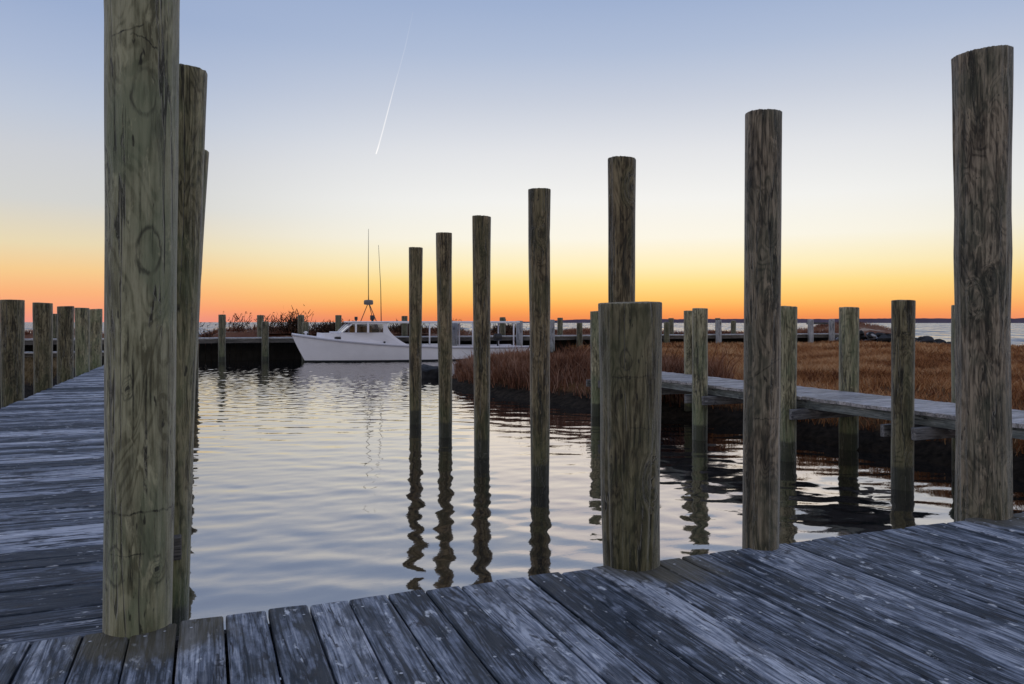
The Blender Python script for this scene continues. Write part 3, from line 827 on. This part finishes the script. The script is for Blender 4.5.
mb = MB(); mb.add([(-60,-60,-1.4),(120,-60,-1.4),(120,60,-1.4),(-60,60,-1.4)], [(0,1,2,3)])
o = mb.build('seabed', M['mud']); tag(o, 'sea bed', None, None, 'structure')

# far wooded shore
def shore():
    # low land across the bay, thinning out to the left
    pts = []
    n = 420; rsn = np.random.default_rng(4)
    az = np.linspace(R(-12), R(62), n)     # bearing from the camera axis, to the right
    s, c = math.sin(R(YAW)), math.cos(R(YAW))
    D = 1500.0
    hgt = np.interp(np.degrees(az), [-12,-8,-3,2,4,6,20,40,62], [0.1,1.3,1.8,2.4,6.0,7.2,7.4,8.0,7.0])
    hgt = hgt*(1 + 0.10*vnoise(np.degrees(az)*2.0, az*0, 5, 5, 0.25)) + rsn.uniform(0, 0.5, n)
    V = []; Fc = []
    for i in range(n):
        a = az[i] + math.radians(YAW)
        for (d, z) in ((D, -0.5), (D+8, hgt[i]*0.9), (D+40, hgt[i]), (D+200, hgt[i]*0.8), (D+260, -0.5)):
            V.append((d*math.sin(a), d*math.cos(a), z))
    for i in range(n-1):
        for k in range(4):
            Fc.append((i*5+k, (i+1)*5+k, (i+1)*5+k+1, i*5+k+1))
    mb = MB(); mb.add(V, Fc); return mb.build('far_shore', M['far_shore'])
tag(shore(), 'low wooded shore', None, None, 'structure')

# ------------------------------------------------------------------ grass
def blades(name, P, h, w, lean, mat, label=None, bend=0.5, jitter_dir=None):
    """P: N x 3 roots; each blade is a bent tapering strip of three triangles"""
    n = len(P)
    az = RNG.uniform(0, 6.283, n); ld = RNG.uniform(0, 6.283, n)
    ax = np.stack([np.cos(az), np.sin(az), np.zeros(n)], -1)*(w/2)[:,None]
    L = np.stack([np.cos(ld), np.sin(ld), np.zeros(n)], -1)*(lean*h)[:,None]
    up = np.zeros((n,3)); up[:,2] = h
    mid = P + up*0.55 + L*0.35
    tip = P + up*(1-0.15*lean[:,None]) + L
    V = np.stack([P-ax, P+ax, mid-ax*0.75, mid+ax*0.75, tip], 1).reshape(-1, 3)
    b = np.arange(n)[:,None]*5
    F = np.concatenate([b+[0,1,3], b+[0,3,2], b+[2,3,4]], 1).reshape(-1)
    o = link(name, np_mesh(name, V, F, [3]*(3*n)), mat)
    return o

S, C = math.sin(R(YAW)), math.cos(R(YAW))
def scatter(n, x0, x1, y0, y1):
    return RNG.uniform(x0, x1, n), RNG.uniform(y0, y1, n)

# tall rusty grass on the bank
x, y = scatter(150000, 5.5, 17.5, 11.5, 36)
h, d = marsh_h(x, y, MARSH, 0.40, 5)
clump = vnoise(x, y, 51, 5, 0.35)
tall = np.clip(1.0 - (x-6)/13.0, 0.35, 1.0)
k = (h > 0.16) & (x < 9.3 + np.clip(y-12, -5, 6)*0.35 + np.clip(y-20,0,9)*0.55 + 1.2*clump) & (RNG.uniform(0, 1, len(x)) < np.clip(0.8 + 0.6*clump, 0.1, 1)*np.where(y > 24, 0.6, 1))
x, y, h, d, clump, tall = x[k], y[k], h[k], d[k], clump[k], tall[k]
hh = (0.35 + 0.27*clump + RNG.uniform(-0.1, 0.14, len(x)))*(0.65+0.35*np.clip(d/0.6, 0, 1))*(0.75+0.35*tall)
hh *= np.where(RNG.uniform(0,1,len(x)) > 0.96, 1.55, 1.0)*np.interp(y, [12, 15, 18, 21], [1.25, 1.2, 0.95, 0.85])
Zd = x*S + y*C
o = blades('bank_grass', np.stack([x, y, h-0.03], -1), np.clip(hh, 0.12, 1.1), 0.008 + 0.0011*Zd*RNG.uniform(0.5, 1.2, len(x)), RNG.uniform(0.1, 0.75, len(x)), M['grass_bank'])
tag(o, 'tall rusty red grass', None, None, 'stuff')

# golden salt meadow
def meadow(n, x0, x1, y0, y1, wmul):
    x, y = scatter(n, x0, x1, y0, y1)
    h, d = marsh_h(x, y, MARSH, 0.40, 5)
    lanes = vnoise(x, y, 52, 4, 0.10)
    thin = vnoise(x, y, 59, 4, 0.16)
    k = (h > 0.2) & (d > 0.15) & (RNG.uniform(0,1,len(x)) < np.clip(0.72 + 1.1*thin, 0.12, 1)) & ~((y > 12) & (x < 9.0 + np.clip(y-12, 0, 6)*0.35 + np.clip(y-20,0,9)*0.5) & (RNG.uniform(0,1,len(x)) < 0.85))
    x, y, h, lanes = x[k], y[k], h[k], lanes[k]
    Zd = x*S + y*C
    hh = 0.23 + 0.07*lanes + 0.11*vnoise(x, y, 58, 4, 0.45) + RNG.uniform(-0.07, 0.10, len(x))
    return np.stack([x, y, h-0.03], -1), np.clip(hh, 0.06, 0.6), (0.006 + 0.00085*Zd*RNG.uniform(0.5, 1.2, len(x)))*wmul
a = meadow(170000, 7.6, 24, 3, 24, 1.0); b = meadow(150000, 16, 50, 6, 36.3, 1.35)
P = np.concatenate([a[0], b[0]]); H = np.concatenate([a[1], b[1]]); W = np.concatenate([a[2], b[2]])
o = blades('salt_meadow_grass', P, H, W, RNG.uniform(0.3, 1.1, len(P)), M['grass_meadow'])
tag(o, 'golden salt grass', None, None, 'stuff')

# olive grass on the left bank
x, y = scatter(50000, -16, -3.5, 9, 33)
h, d = marsh_h(x, y, LEFTM, 0.30, 9)
k = h > 0.15; x, y, h = x[k], y[k], h[k]
o = blades('left_marsh_grass', np.stack([x, y, h-0.03], -1), RNG.uniform(0.08, 0.26, len(x)), RNG.uniform(0.012, 0.03, len(x)), RNG.uniform(0.3, 1.0, len(x)), M['grass_left'])
tag(o, 'olive brown marsh grass', None, None, 'stuff')

# red-brown grass on the spit
x, y = scatter(110000, -20, 47, 37.6, 44.5)
h = mound_h(x, y); cl = vnoise(x, y, 53, 4, 0.18)
k = (h > 0.45) & (y > 38.5 + 0.5*cl) & (RNG.uniform(0,1,len(x)) < np.clip(0.55 + 1.2*cl, 0.02, 1))
x, y, h, cl = x[k], y[k], h[k], cl[k]
o = blades('dune_grass', np.stack([x, y, h-0.04], -1), np.clip(RNG.uniform(0.12, 0.34, len(x)) + 0.1*cl, 0.08, 0.6), RNG.uniform(0.015, 0.045, len(x)), RNG.uniform(0.2, 0.9, len(x)), M['grass_dune'])
tag(o, 'red brown dune grass', None, None, 'stuff')

# reed clumps with seed plumes on the spit, each a plant of its own
def reed_clump(x, y, n, spread, ht, thick, label, bush=0.0, seed=0):
    r = np.random.default_rng(seed)
    mb = MB(); z0 = float(mound_h(np.array([x]), np.array([y]))[0]) - 0.05
    V = []; F = []
    def tri(a, b_, c_):
        i = len(V); V.extend([a, b_, c_]); F.append((i, i+1, i+2))
    def strip(p0, p1, w0, w1):
        d = (p1-p0); side = np.cross(d, r.normal(size=3)); side /= (np.linalg.norm(side)+1e-9)
        i = len(V); V.extend([p0-side*w0, p0+side*w0, p1+side*w1, p1-side*w1]); F.append((i, i+1, i+2, i+3))
    for _ in range(n):
        ox, oy = r.normal(size=2)*spread
        p = np.array([ox, oy*0.8, z0*0]); l = 0.86*ht*r.uniform(0.6, 1.0)
        ln = r.normal(size=2)*0.12 + np.array([0.10, 0.02])
        p1 = p + np.array([ln[0]*l*0.4, ln[1]*l*0.4, l*0.6]); p2 = p1 + np.array([ln[0]*l*0.9, ln[1]*l*0.9, l*0.38])
        strip(p, p1, thick, thick*0.8); strip(p1, p2, thick*0.8, thick*0.5)
        for q in range(7):       # plume
            t = r.uniform(-0.12, 0.16); c0 = p2 + (p2 - p1)*min(0.0, t)*2.0
            strip(c0, c0 + np.array([r.uniform(0.0, 0.12), r.normal()*0.04, r.uniform(-0.08, 0.05)]), thick*1.0, thick*0.4)
        for q in range(3):       # leaves
            f = r.uniform(0.15, 0.6); c0 = p + (p1-p)*f/0.6
            strip(c0, c0 + np.array([r.normal()*0.22, r.normal()*0.22, r.uniform(0.05, 0.25)]), thick*1.1, thick*0.3)
    for _ in range(int(bush)):   # dense lower growth
        ox, oy = r.normal(size=2)*spread*0.9
        zz = abs(r.normal())*ht*0.28
        c0 = np.array([ox, oy, zz]); strip(c0, c0 + np.array([r.normal()*0.10, r.normal()*0.10, r.uniform(0.05, 0.28)]), 0.02, 0.006)
    mb.add(V, F)
    q = 14; mb.add([(2.6*spread*math.cos(6.2832*k/q), 2.2*spread*math.sin(6.2832*k/q), -0.03) for k in range(q)], [tuple(range(q))])
    me = bpy.data.meshes.new('reed_clump'); me.from_pydata(mb.v, [], mb.f); me.update()
    o = link('reed_clump', me, M['reed'], None, (x, y, z0))
    tag(o, label, 'reeds', 'dry reed clumps on the spit')
for i, (x, y, n, sp, ht, bush, lb) in enumerate((
    (-0.2, 39.0, 7, 0.4, 1.1, 60, 'thin dry reeds at the left tip of the spit behind the far dock'),
    (1.5, 39.4, 11, 0.38, 1.2, 140, 'sparse dry reeds with bent plumes between two far dock pilings left of the boat'),
    (2.9, 38.8, 10, 0.35, 1.15, 170, 'dry reed clump just right of the paired far dock pilings'),
    (4.0, 39.0, 16, 0.38, 1.3, 1000, 'tallest dense dark reed clump right above and left of the boat bow'),
    (6.0, 39.0, 12, 0.55, 0.62, 2000, 'low dense dark reed thicket between the bow and the boat windshield'),
    (9.6, 39.2, 8, 0.5, 0.65, 1200, 'low dark reed thicket seen under the front of the boat canopy'),
    (12.0, 39.4, 14, 0.32, 0.95, 800, 'reed clump poking above the middle of the boat canopy'),
    (15.2, 39.4, 6, 0.5, 0.6, 1100, 'low dark reed thicket behind the boat stern'))):
    reed_clump(x, y, n, sp, ht, 0.011, lb, bush, 300+i)

# ------------------------------------------------------------------ rocks
def rock(x, y, z, s, mat, label, seed, group=None):
    import bmesh
    bm = bmesh.new(); bmesh.ops.create_icosphere(bm, subdivisions=3, radius=1.0)
    r = random.Random(seed); off = Vector((r.uniform(-50,50), r.uniform(-50,50), r.uniform(-50,50)))
    planes = [(Vector((r.gauss(0,1), r.gauss(0,1), r.gauss(0,1))).normalized(), r.uniform(0.55, 0.85)) for _ in range(9)]
    for v in bm.verts:
        p = v.co.copy()
        for nrm, dd in planes:
            e = p.dot(nrm) - dd
            if e > 0: p -= nrm*e*0.9
        p *= 1 + 0.12*mnoise.noise(p*2.0 + off) + 0.05*mnoise.noise(p*6.0 + off)
        v.co = Vector((p.x*s[0], p.y*s[1], p.z*s[2]))
    me = bpy.data.meshes.new('boulder'); bm.to_mesh(me); bm.free()
    o = link('boulder', me, mat, None, (x, y, z)); o.rotation_euler = (r.uniform(-.3,.3), r.uniform(-.3,.3), r.uniform(0, 6.28))
    tag(o, label, 'rock', group)
rock(6.35, 22.9, 0.16, (0.42, 0.40, 0.36), M['rock'], 'single dark boulder in the water at the tip of the reddish marsh bank', 1)
rr = random.Random(9)
for i in range(100):
    f = i/99.0
    # heap along the outer end of the spit, thinning towards open water
    x = 35.6 + f*3.6 + rr.uniform(-0.5, 0.5); y = 37.2 - f*6.2 + rr.uniform(-0.5, 0.5)
    x += (i % 3)*0.55; y += (i % 3)*0.35
    top = float(np.interp(f, [0, 0.3, 0.7, 1.0], [1.15, 1.1, 0.75, 0.45]))
    s = rr.uniform(0.17, 0.38)
    pale = rr.random() < 0.10
    rock(x, y, top*rr.uniform(0.25, 0.95), (s*1.25, s, s*0.7), M['rock_pale'] if pale else M['rock'],
         'pale grey riprap boulder in the heap off the far dock end' if pale else 'dark slate riprap boulder in the heap off the far dock end', 500+i,
         'pale riprap boulders off the far dock' if pale else 'dark riprap boulders off the far dock')

# ------------------------------------------------------------------ boat
# local frame: X forward from the transom, Y to port... the boat is turned so that the bow points to -x
LB = 10.45
boat = empty('workboat', (13.85, 34.05, 0), math.pi)
tag(boat, 'white workboat with small cabin, tall antennas and long open canopy, moored at the far dock', 'boat')
def hb(t, f):       # half beam
    e = 1.7 + 0.8*f
    return 1.36*(0.86 + 0.14*f)*max(0.0, 1 - max(0.0, (t-0.42)/0.58)**e)*(0.90 + 0.10*min(1, t/0.3))
def sheer(t): return 0.56 + 0.03*(1-t)**2 + 0.63*t**2.7
NS, NF = 44, 14
def hull_pt(t, f, side, dn=0.0, inn=0.0):
    k = f*NF; z = (-0.28 + 0.355*k/4 if k <= 4 else 0.075 + (sheer(t)-0.075)*(k-4)/(NF-4)) - dn
    xl = LB - 0.78*(1-f)**1.15
    return (t*xl, side*max(0.012, hb(t, f**0.8) - inn), z)
mb = MB()
for side in (-1, 1):
    v = [hull_pt(i/NS, j/NF, side) for i in range(NS+1) for j in range(NF+1)]
    fcs = []
    for i in range(NS):
        for j in range(NF):
            fcs.append((i*(NF+1)+j, (i+1)*(NF+1)+j, (i+1)*(NF+1)+j+1, i*(NF+1)+j+1))
    b0 = len(mb.v); mb.v += v
    for fc in fcs:
        zc = sum(v[q][2] for q in fc)/4
        mb.f.append(tuple(q+b0 for q in fc)); mb.mi.append(1 if zc < 0.075 else 0); mb.sm.append(True)
tr = [hull_pt(0, j/NF, -1) for j in range(NF+1)] + [hull_pt(0, j/NF, 1) for j in range(NF, -1, -1)]
mb.add(tr, [tuple(range(len(tr)))], 0)
mb.build('hull', [M['white_paint'], M['boot']], boat)
# deck: foredeck, side decks, inner cockpit sides and sole
mb = MB()
tc = 0.66
for i in range(NS):
    t0, t1 = i/NS, (i+1)/NS
    for side in (-1, 1):
        if t0 >= tc:
            a, b = hull_pt(t0, 1, side, 0.015), hull_pt(t1, 1, side, 0.015)
            mb.add([a, b, (b[0], 0, b[2]+0.07), (a[0], 0, a[2]+0.07)], [(0,1,2,3)])
        else:
            a, b = hull_pt(t0, 1, side, 0.012), hull_pt(t1, 1, side, 0.012)
            c, d = hull_pt(t0, 1, side, 0.012, 0.26), hull_pt(t1, 1, side, 0.012, 0.26)
            c2, d2 = (c[0], c[1], 0.12), (d[0], d[1], 0.12)
            mb.add([a,b,d,c], [(0,1,2,3)]); mb.add([c,d,d2,c2], [(0,1,2,3)])
            mb.add([(c2[0],0,0.12),(d2[0],0,0.12),d2,c2], [(0,1,2,3)])
mb.build('deck', M['white_paint'], boat)
for side in (-1, 1):
    mb = MB(); mb.tube([Vector(hull_pt(i/NS, 1, side)) + Vector((0, side*0.012, -0.035)) for i in range(NS+1)], 0.03, 6)
    mb.build('rub_rail', M['rail'], boat)
    mb = MB(); mb.tube([Vector(hull_pt(i/NS, 1, side)) + Vector((0, -side*0.03, 0.02)) for i in range(NS+1)], 0.022, 6)
    mb.build('toe_rail', M['white_paint'], boat)
def bx(u): return 13.85 - u
def fit_house(mb):      # the house narrows forward with the hull
    for i, (px, py, pz) in enumerate(mb.v):
        if abs(py) > 0.5:
            w = min(1.0, hb(min(1, max(0, px/LB)), 1.0) - 0.11)
            mb.v[i] = (px, math.copysign(w - (1.0 - abs(py)), py), pz)
    return mb     # dock x to boat X
# trunk cabin
mb = MB()
xa, xf = bx(5.75), bx(4.35)
def trunk(z, k): return [(xa, -0.74*k, z), (xf-0.35, -0.42*k, z), (xf - (0.10 if z > 0.9 else 0), 0, z+(0.03 if z > 0.9 else 0)), (xf-0.35, 0.42*k, z), (xa, 0.74*k, z)]
lo_, hi_ = trunk(0.62, 1.0), trunk(1.235, 0.95)
mb.add(lo_ + hi_, [(0,1,6,5),(1,2,7,6),(2,3,8,7),(3,4,9,8),(4,0,5,9),(5,6,7,8,9)])
tk = mb.build('trunk_cabin', M['white_paint'], boat)
for sgn in (-1, 1):     # oval portlight
    mb = MB(); cxp = bx(5.25); n = 16
    yb = lambda xq: sgn*(0.74 + (0.42-0.74)*(xq-xa)/((xf-0.35)-xa))*0.968
    ring = []
    for q in range(n):
        a = 2*math.pi*q/n
        ring.append((cxp + 0.15*math.copysign(abs(math.cos(a))**0.6, math.cos(a)), 1.03 + 0.055*math.copysign(abs(math.sin(a))**0.6, math.sin(a))))
    vv = [(p[0], yb(p[0]) + sgn*0.03, p[1]) for p in ring] + [(p[0], yb(p[0]) - sgn*0.02, p[1]) for p in ring]
    mb.add(vv, [tuple(range(n))] + [(q, (q+1)%n, n+(q+1)%n, n+q) for q in range(n)])
    mb.build('portlight', M['dark_metal'], tk)
mb = MB(); mb.box(xa+0.25, xa+0.75, -0.25, 0.25, 1.24, 1.30, 0, 0.012); mb.build('hatch', M['white_paint'], tk)
# pilot house
house = None
mb = MB()
HW = 1.0
xb0, xb1 = bx(7.22), bx(5.62)       # aft and front of the side windows band
for sgn in (-1, 1):
    y0, y1 = (sgn*HW, sgn*(HW-0.05))
    # lower side panel with the swooping aft edge
    poly = [(bx(5.35), 0.62), (bx(5.35), 1.25), (xb0+0.02, 1.25), (xb0+0.02, 1.66)]
    for q in range(1, 11):
        a = q/10.0
        poly.append((xb0 + 0.02 - (0.16 + 0.98*a)*1.0 + 0.16*(1-a), 1.66 - 0.98*(1-(1-a)**2.2)))
    poly = [(bx(5.35), 0.60), (bx(5.35), 1.26), (xb0+0.12, 1.26), (xb0+0.12, 1.68), (xb0-0.03, 1.68)] + \
           [(xb0-0.03 - 1.0*(a**1.7), 1.68 - 1.0*a**0.85 + 0.0) for a in [q/10 for q in range(1, 11)]] + [(bx(8.1), 0.60)]
    mb.prism(poly, 'y', min(y0, y1), max(y0, y1))
    for xx, ww in ((bx(6.45), 0.09), (bx(5.95), 0.07)):
        mb.box(xx-ww/2, xx+ww/2, min(y0,y1), max(y0,y1), 1.262, 1.675)
    mb.box(xb0+0.122, bx(5.80), min(y0,y1)+0.002, max(y0,y1)-0.002, 1.615, 1.676)
# front: two corner posts and centre post raked, and front coaming
for yy in (-HW+0.03, 0.0, HW-0.03):
    mb.tube([(bx(5.40), yy*0.96, 1.25), (bx(5.85), yy, 1.68)], 0.032, 6)
mb.box(bx(5.41), bx(5.36), -HW+0.05, HW-0.05, 0.62, 1.258)
house = fit_house(mb).build('pilot_house', M['white_paint'], boat)
for sgn in (-1, 1):
    for (ua, ub) in ((5.98, 6.40), (6.50, 7.08)):
        mb = MB(); mb.box(bx(ub), bx(ua), sgn*(HW-0.028)-0.004, sgn*(HW-0.028)+0.004, 1.262, 1.614)
        fit_house(mb).build('window', M['glass'], house)
mb = MB()
for (ya, yb_) in ((-HW+0.06, -0.035), (0.035, HW-0.06)):
    mb.add([(bx(5.405), ya, 1.262), (bx(5.405), yb_, 1.262), (bx(5.84), yb_, 1.66), (bx(5.84), ya, 1.66)], [(0,1,2,3)])
    fit_house(mb).build('windshield', M['glass'], house); mb = MB()
mb = MB(); mb.box(bx(7.35), bx(5.72), -HW-0.07, HW+0.07, 1.68, 1.745, 0, 0.02); fit_house(mb).build('cabin_roof', M['white_paint'], house)
# helm inside
mb = MB(); mb.box(bx(6.5), bx(6.2), -0.7, -0.2, 0.13, 1.28, 0, 0.02); mb.build('helm_console', M['dark_metal'], boat)
mb = MB(); mb.box(bx(7.0), bx(6.75), 0.2, 0.6, 0.13, 1.42, 0, 0.03); mb.build('helm_seat', M['dark_metal'], boat)
mb = MB(); mb.box(bx(6.95), bx(5.95), -0.62, -0.58, 0.13, 1.52, 0, 0.01); mb.build('amber_backing_panel', M['tan_panel'], boat)  # tan panel put behind the windows to give them their amber
# canopy
mb = MB(); mb.box(bx(13.42), bx(7.352), -HW-0.05, HW+0.05, 1.655, 1.75, 0, 0.02)
can = mb.build('canopy', M['white_paint'], boat)
for u_ in (9.15, 11.15, 13.12):
    for sgn in (-1, 1):
        mb = MB(); mb.tube([(bx(u_), sgn*HW, 0.57), (bx(u_), sgn*HW, 1.69)], 0.035, 8); mb.build('canopy_post', M['white_paint'], boat)
mb = MB(); mb.box(bx(10.2), bx(9.0), -0.5, 0.5, 0.13, 0.72, 0, 0.03); mb.build('engine_box', M['white_paint'], boat)
mb = MB(); mb.tube([(bx(12.35), 0.97, 0.58), (bx(12.35), 0.97, 0.95)], 0.04, 8); mb.tube([(bx(12.5), 0.97, 1.02), (bx(12.2), 0.97, 1.02)], 0.17, 14)
mb.build('pot_hauler', M['dark_metal'], boat)
# radar on a tripod, aerials, lamps
mx = bx(6.66)
mb = MB()
for (dx, dy) in ((0.34, 0.0), (-0.28, 0.32), (-0.28, -0.32)):
    mb.tube([(mx+dx, dy, 1.745), (mx+dx*0.12, dy*0.12, 2.48)], 0.018, 6)
rd = mb.build('radar_mast', M['dark_metal'], boat)
mb = MB(); n = 20
prof = [(0.06, 2.46), (0.17, 2.47), (0.205, 2.50), (0.205, 2.62), (0.18, 2.67), (0.0, 2.69)]
vv = []; ff = []
for (r_, z_) in prof:
    vv += [(mx + r_*math.cos(6.2832*q/n), r_*math.sin(6.2832*q/n), z_) for q in range(n)]
for j in range(len(prof)-1):
    for q in range(n): ff.append((j*n+q, j*n+(q+1)%n, (j+1)*n+(q+1)%n, (j+1)*n+q))
mb.add(vv, ff, 0, True); mb.build('radar_dome', M['grey_metal'], rd)
mb = MB(); mb.tube([(mx, 0.0, 2.68), (mx+0.01, 0, 4.0), (mx, 0, 5.8)], 0.022, 6, r1=0.008); mb.build('aerial', M['dark_metal'], boat)
mb = MB(); mb.tube([(bx(7.20), 0.1, 1.745), (bx(7.18), 0.1, 3.2), (bx(7.08), 0.1, 5.1)], 0.022, 6, r1=0.008); mb.build('aerial', M['dark_metal'], boat)
for (xx, yy, s_) in ((bx(6.08), 0.2, 0.07), (bx(6.72), 0.55, 0.10)):
    mb = MB(); mb.tube([(xx, yy, 1.745), (xx, yy, 1.80)], s_*0.5, 10); mb.tube([(xx, yy, 1.80), (xx, yy, 1.80+2*s_)], s_, 12)
    mb.build('deck_lamp', M['dark_metal'], boat)
mb = MB()
mb.box(bx(7.15)-0.04, bx(7.15)+0.04, HW+0.001, HW+0.04, 0.80, 0.88); mb.build('fitting', M['dark_metal'], house)
mb = MB(); mb.tube([(bx(3.98), 0, 1.16), (bx(3.98), 0, 1.32)], 0.05, 8); mb.box(bx(4.06), bx(3.90), -0.12, 0.12, 1.25, 1.29); mb.build('bow_bitt', M['white_paint'], boat)

# ------------------------------------------------------------------ contrail
def contrail():
    # far to the west, ten kilometres up the sky: a thin tapering trail
    D = 9000.0
    def pt(px, py):
        X = (px-512)/777*D; Zz = D; up = (322-py)/777*D
        return Vector((X*C + Zz*S, -X*S + Zz*C, CAM_Z + up))
    path = [(376,154),(378,148),(383,130),(389,107),(394,88),(399,70),(405,48),(413,12)]
    rad = [6,8,7.5,7,6,5.5,7,5]
    mb = MB(); n = 8
    P = [pt(*p) for p in path]; rings = []
    for i, p in enumerate(P):
        d = (P[min(i+1,len(P)-1)] - P[max(i-1,0)]).normalized(); a = d.cross(Vector((0,1,0.3))).normalized(); b = d.cross(a)
        rings += [p + rad[i]*(math.cos(6.2832*q/n)*a + math.sin(6.2832*q/n)*b) for q in range(n)]
    ff = [(i*n+q, i*n+(q+1)%n, (i+1)*n+(q+1)%n, (i+1)*n+q) for i in range(len(P)-1) for q in range(n)]
    mb.add(rings, ff, 0, True)
    t = NT('contrail_sunlit_glow')
    e = t.n('ShaderNodeEmission'); e.inputs[0].default_value = (1.0,0.97,0.96,1); e.inputs[1].default_value = 1.1  # emission stands in for sunlight scattered by the trail
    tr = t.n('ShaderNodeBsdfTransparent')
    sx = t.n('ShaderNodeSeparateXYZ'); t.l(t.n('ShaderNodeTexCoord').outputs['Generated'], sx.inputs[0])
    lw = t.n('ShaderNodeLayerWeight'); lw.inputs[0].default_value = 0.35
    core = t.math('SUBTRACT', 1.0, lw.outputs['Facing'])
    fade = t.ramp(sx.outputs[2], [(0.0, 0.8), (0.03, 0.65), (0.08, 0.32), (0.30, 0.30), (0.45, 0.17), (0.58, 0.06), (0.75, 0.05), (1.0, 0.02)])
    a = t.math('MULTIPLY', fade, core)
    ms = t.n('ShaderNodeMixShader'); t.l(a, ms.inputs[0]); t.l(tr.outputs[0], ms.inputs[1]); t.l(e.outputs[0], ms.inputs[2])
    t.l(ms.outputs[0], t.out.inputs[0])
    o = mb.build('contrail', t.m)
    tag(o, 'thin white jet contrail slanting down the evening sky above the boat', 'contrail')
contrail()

# ------------------------------------------------------------------ sky and sun
SUN_AZ, SUN_EL = YAW + 10.0, 1.2
def world():
    w = bpy.data.worlds.new('World'); SC.world = w; w.use_nodes = True
    t = NT.__new__(NT); t.t = w.node_tree; t.t.nodes.clear()
    out = t.n('ShaderNodeOutputWorld'); bg = t.n('ShaderNodeBackground')
    sky = t.n('ShaderNodeTexSky', sky_type='NISHITA', sun_disc=False)
    sky.sun_elevation = R(SUN_EL); sky.sun_rotation = R(SUN_AZ); sky.altitude = 0; sky.air_density = 1.0; sky.dust_density = 1.5; sky.ozone_density = 2.0
    gen = t.n('ShaderNodeTexCoord').outputs['Generated']
    nrm = t.n('ShaderNodeVectorMath', operation='NORMALIZE'); t.l(gen, nrm.inputs[0])
    sx = t.n('ShaderNodeSeparateXYZ'); t.l(nrm.outputs[0], sx.inputs[0]); z = sx.outputs[2]
    z = t.math('MAXIMUM', z, 0.0)
    # bearing from the afterglow
    fl = t.n('ShaderNodeCombineXYZ'); t.l(sx.outputs[0], fl.inputs[0]); t.l(sx.outputs[1], fl.inputs[1])
    fn = t.n('ShaderNodeVectorMath', operation='NORMALIZE'); t.l(fl.outputs[0], fn.inputs[0])
    dt = t.n('ShaderNodeVectorMath', operation='DOT_PRODUCT'); t.l(fn.outputs[0], dt.inputs[0])
    dt.inputs[1].default_value = (math.sin(R(SUN_AZ)), math.cos(R(SUN_AZ)), 0)
    ca = dt.outputs['Value']
    def el(y, x): dy = 322-y; return dy/math.sqrt(777**2 + (x-512)**2 + dy*dy)
    def rmp(x, st, tail):
        return t.ramp(z, [(max(0, el(y, x)), lin(c)) for y, c in st] + [(p, (*c, 1)) for p, c in tail])
    zen = [(0.55, (0.32,0.40,0.61)), (1.0, (0.29,0.38,0.63))]
    glow = rmp(640, [(320,(236,136,84)),(311,(250,162,86)),(300,(252,195,106)),(284,(253,221,138)),(266,(252,237,188)),(238,(249,245,230)),(200,(242,242,239)),(152,(226,228,232)),
                     (100,(200,207,221)),(50,(176,190,215)),(0,(159,177,209))], zen)
    side = rmp(60, [(320,(240,150,134)),(308,(250,162,122)),(292,(251,180,124)),(270,(246,204,144)),(243,(233,217,180)),(200,(211,211,208)),(150,(203,206,212)),
                    (110,(190,199,215)),(60,(173,187,213)),(0,(156,174,207))], zen)
    back = t.ramp(z, [(0.0, (0.54,0.45,0.39,1)), (0.10, (0.62,0.53,0.46,1)), (0.25, (0.60,0.56,0.54,1)), (0.45, (0.46,0.51,0.62,1)), (0.7, (0.34,0.42,0.62,1)), (1.0, (0.29,0.38,0.63,1))])
    f1 = t.maprange(ca, math.cos(R(38)), math.cos(R(3)), 0.0, 1.0)
    f2 = t.maprange(ca, -0.55, 0.60, 0.0, 1.0)
    g = t.mix(f2, back, t.mix(f1, side, glow))
    # a little of the physical sky on top
    sc = t.n('ShaderNodeVectorMath', operation='SCALE'); t.l(sky.outputs[0], sc.inputs[0]); sc.inputs['Scale'].default_value = 0.003
    add = t.n('ShaderNodeVectorMath', operation='ADD'); t.l(g, add.inputs[0]); t.l(sc.outputs[0], add.inputs[1])
    t.l(add.outputs[0], bg.inputs[0]); bg.inputs[1].default_value = 1.0
    t.l(bg.outputs[0], out.inputs[0])
world()
sl = bpy.data.lights.new('sun', 'SUN'); sl.energy = 0.04; sl.angle = R(30); sl.color = (1.0, 0.62, 0.32)
so = bpy.data.objects.new('sun', sl); COL.objects.link(so)
d = Vector((math.sin(R(SUN_AZ))*math.cos(R(SUN_EL+1.5)), math.cos(R(SUN_AZ))*math.cos(R(SUN_EL+1.5)), math.sin(R(SUN_EL+1.5))))
so.rotation_euler = (-d).to_track_quat('-Z', 'Y').to_euler(); so.location = d*60

# ------------------------------------------------------------------ camera
cam = bpy.data.cameras.new('camera'); co = bpy.data.objects.new('camera', cam); COL.objects.link(co)
co.location = (0, 0, CAM_Z); co.rotation_euler = (R(90), 0, R(-YAW))
cam.sensor_width = 36.0; cam.lens = 777/1024*36.0; cam.shift_y = -20/1024
cam.clip_start = 0.05; cam.clip_end = 30000
SC.camera = co
SC.render.engine = 'CYCLES'
SC.cycles.use_denoising = True
SC.cycles.max_bounces = 6; SC.cycles.transparent_max_bounces = 12
SC.view_settings.view_transform = 'Standard'; SC.view_settings.look = 'None'
SC.view_settings.exposure = 0.0; SC.view_settings.gamma = 1.0
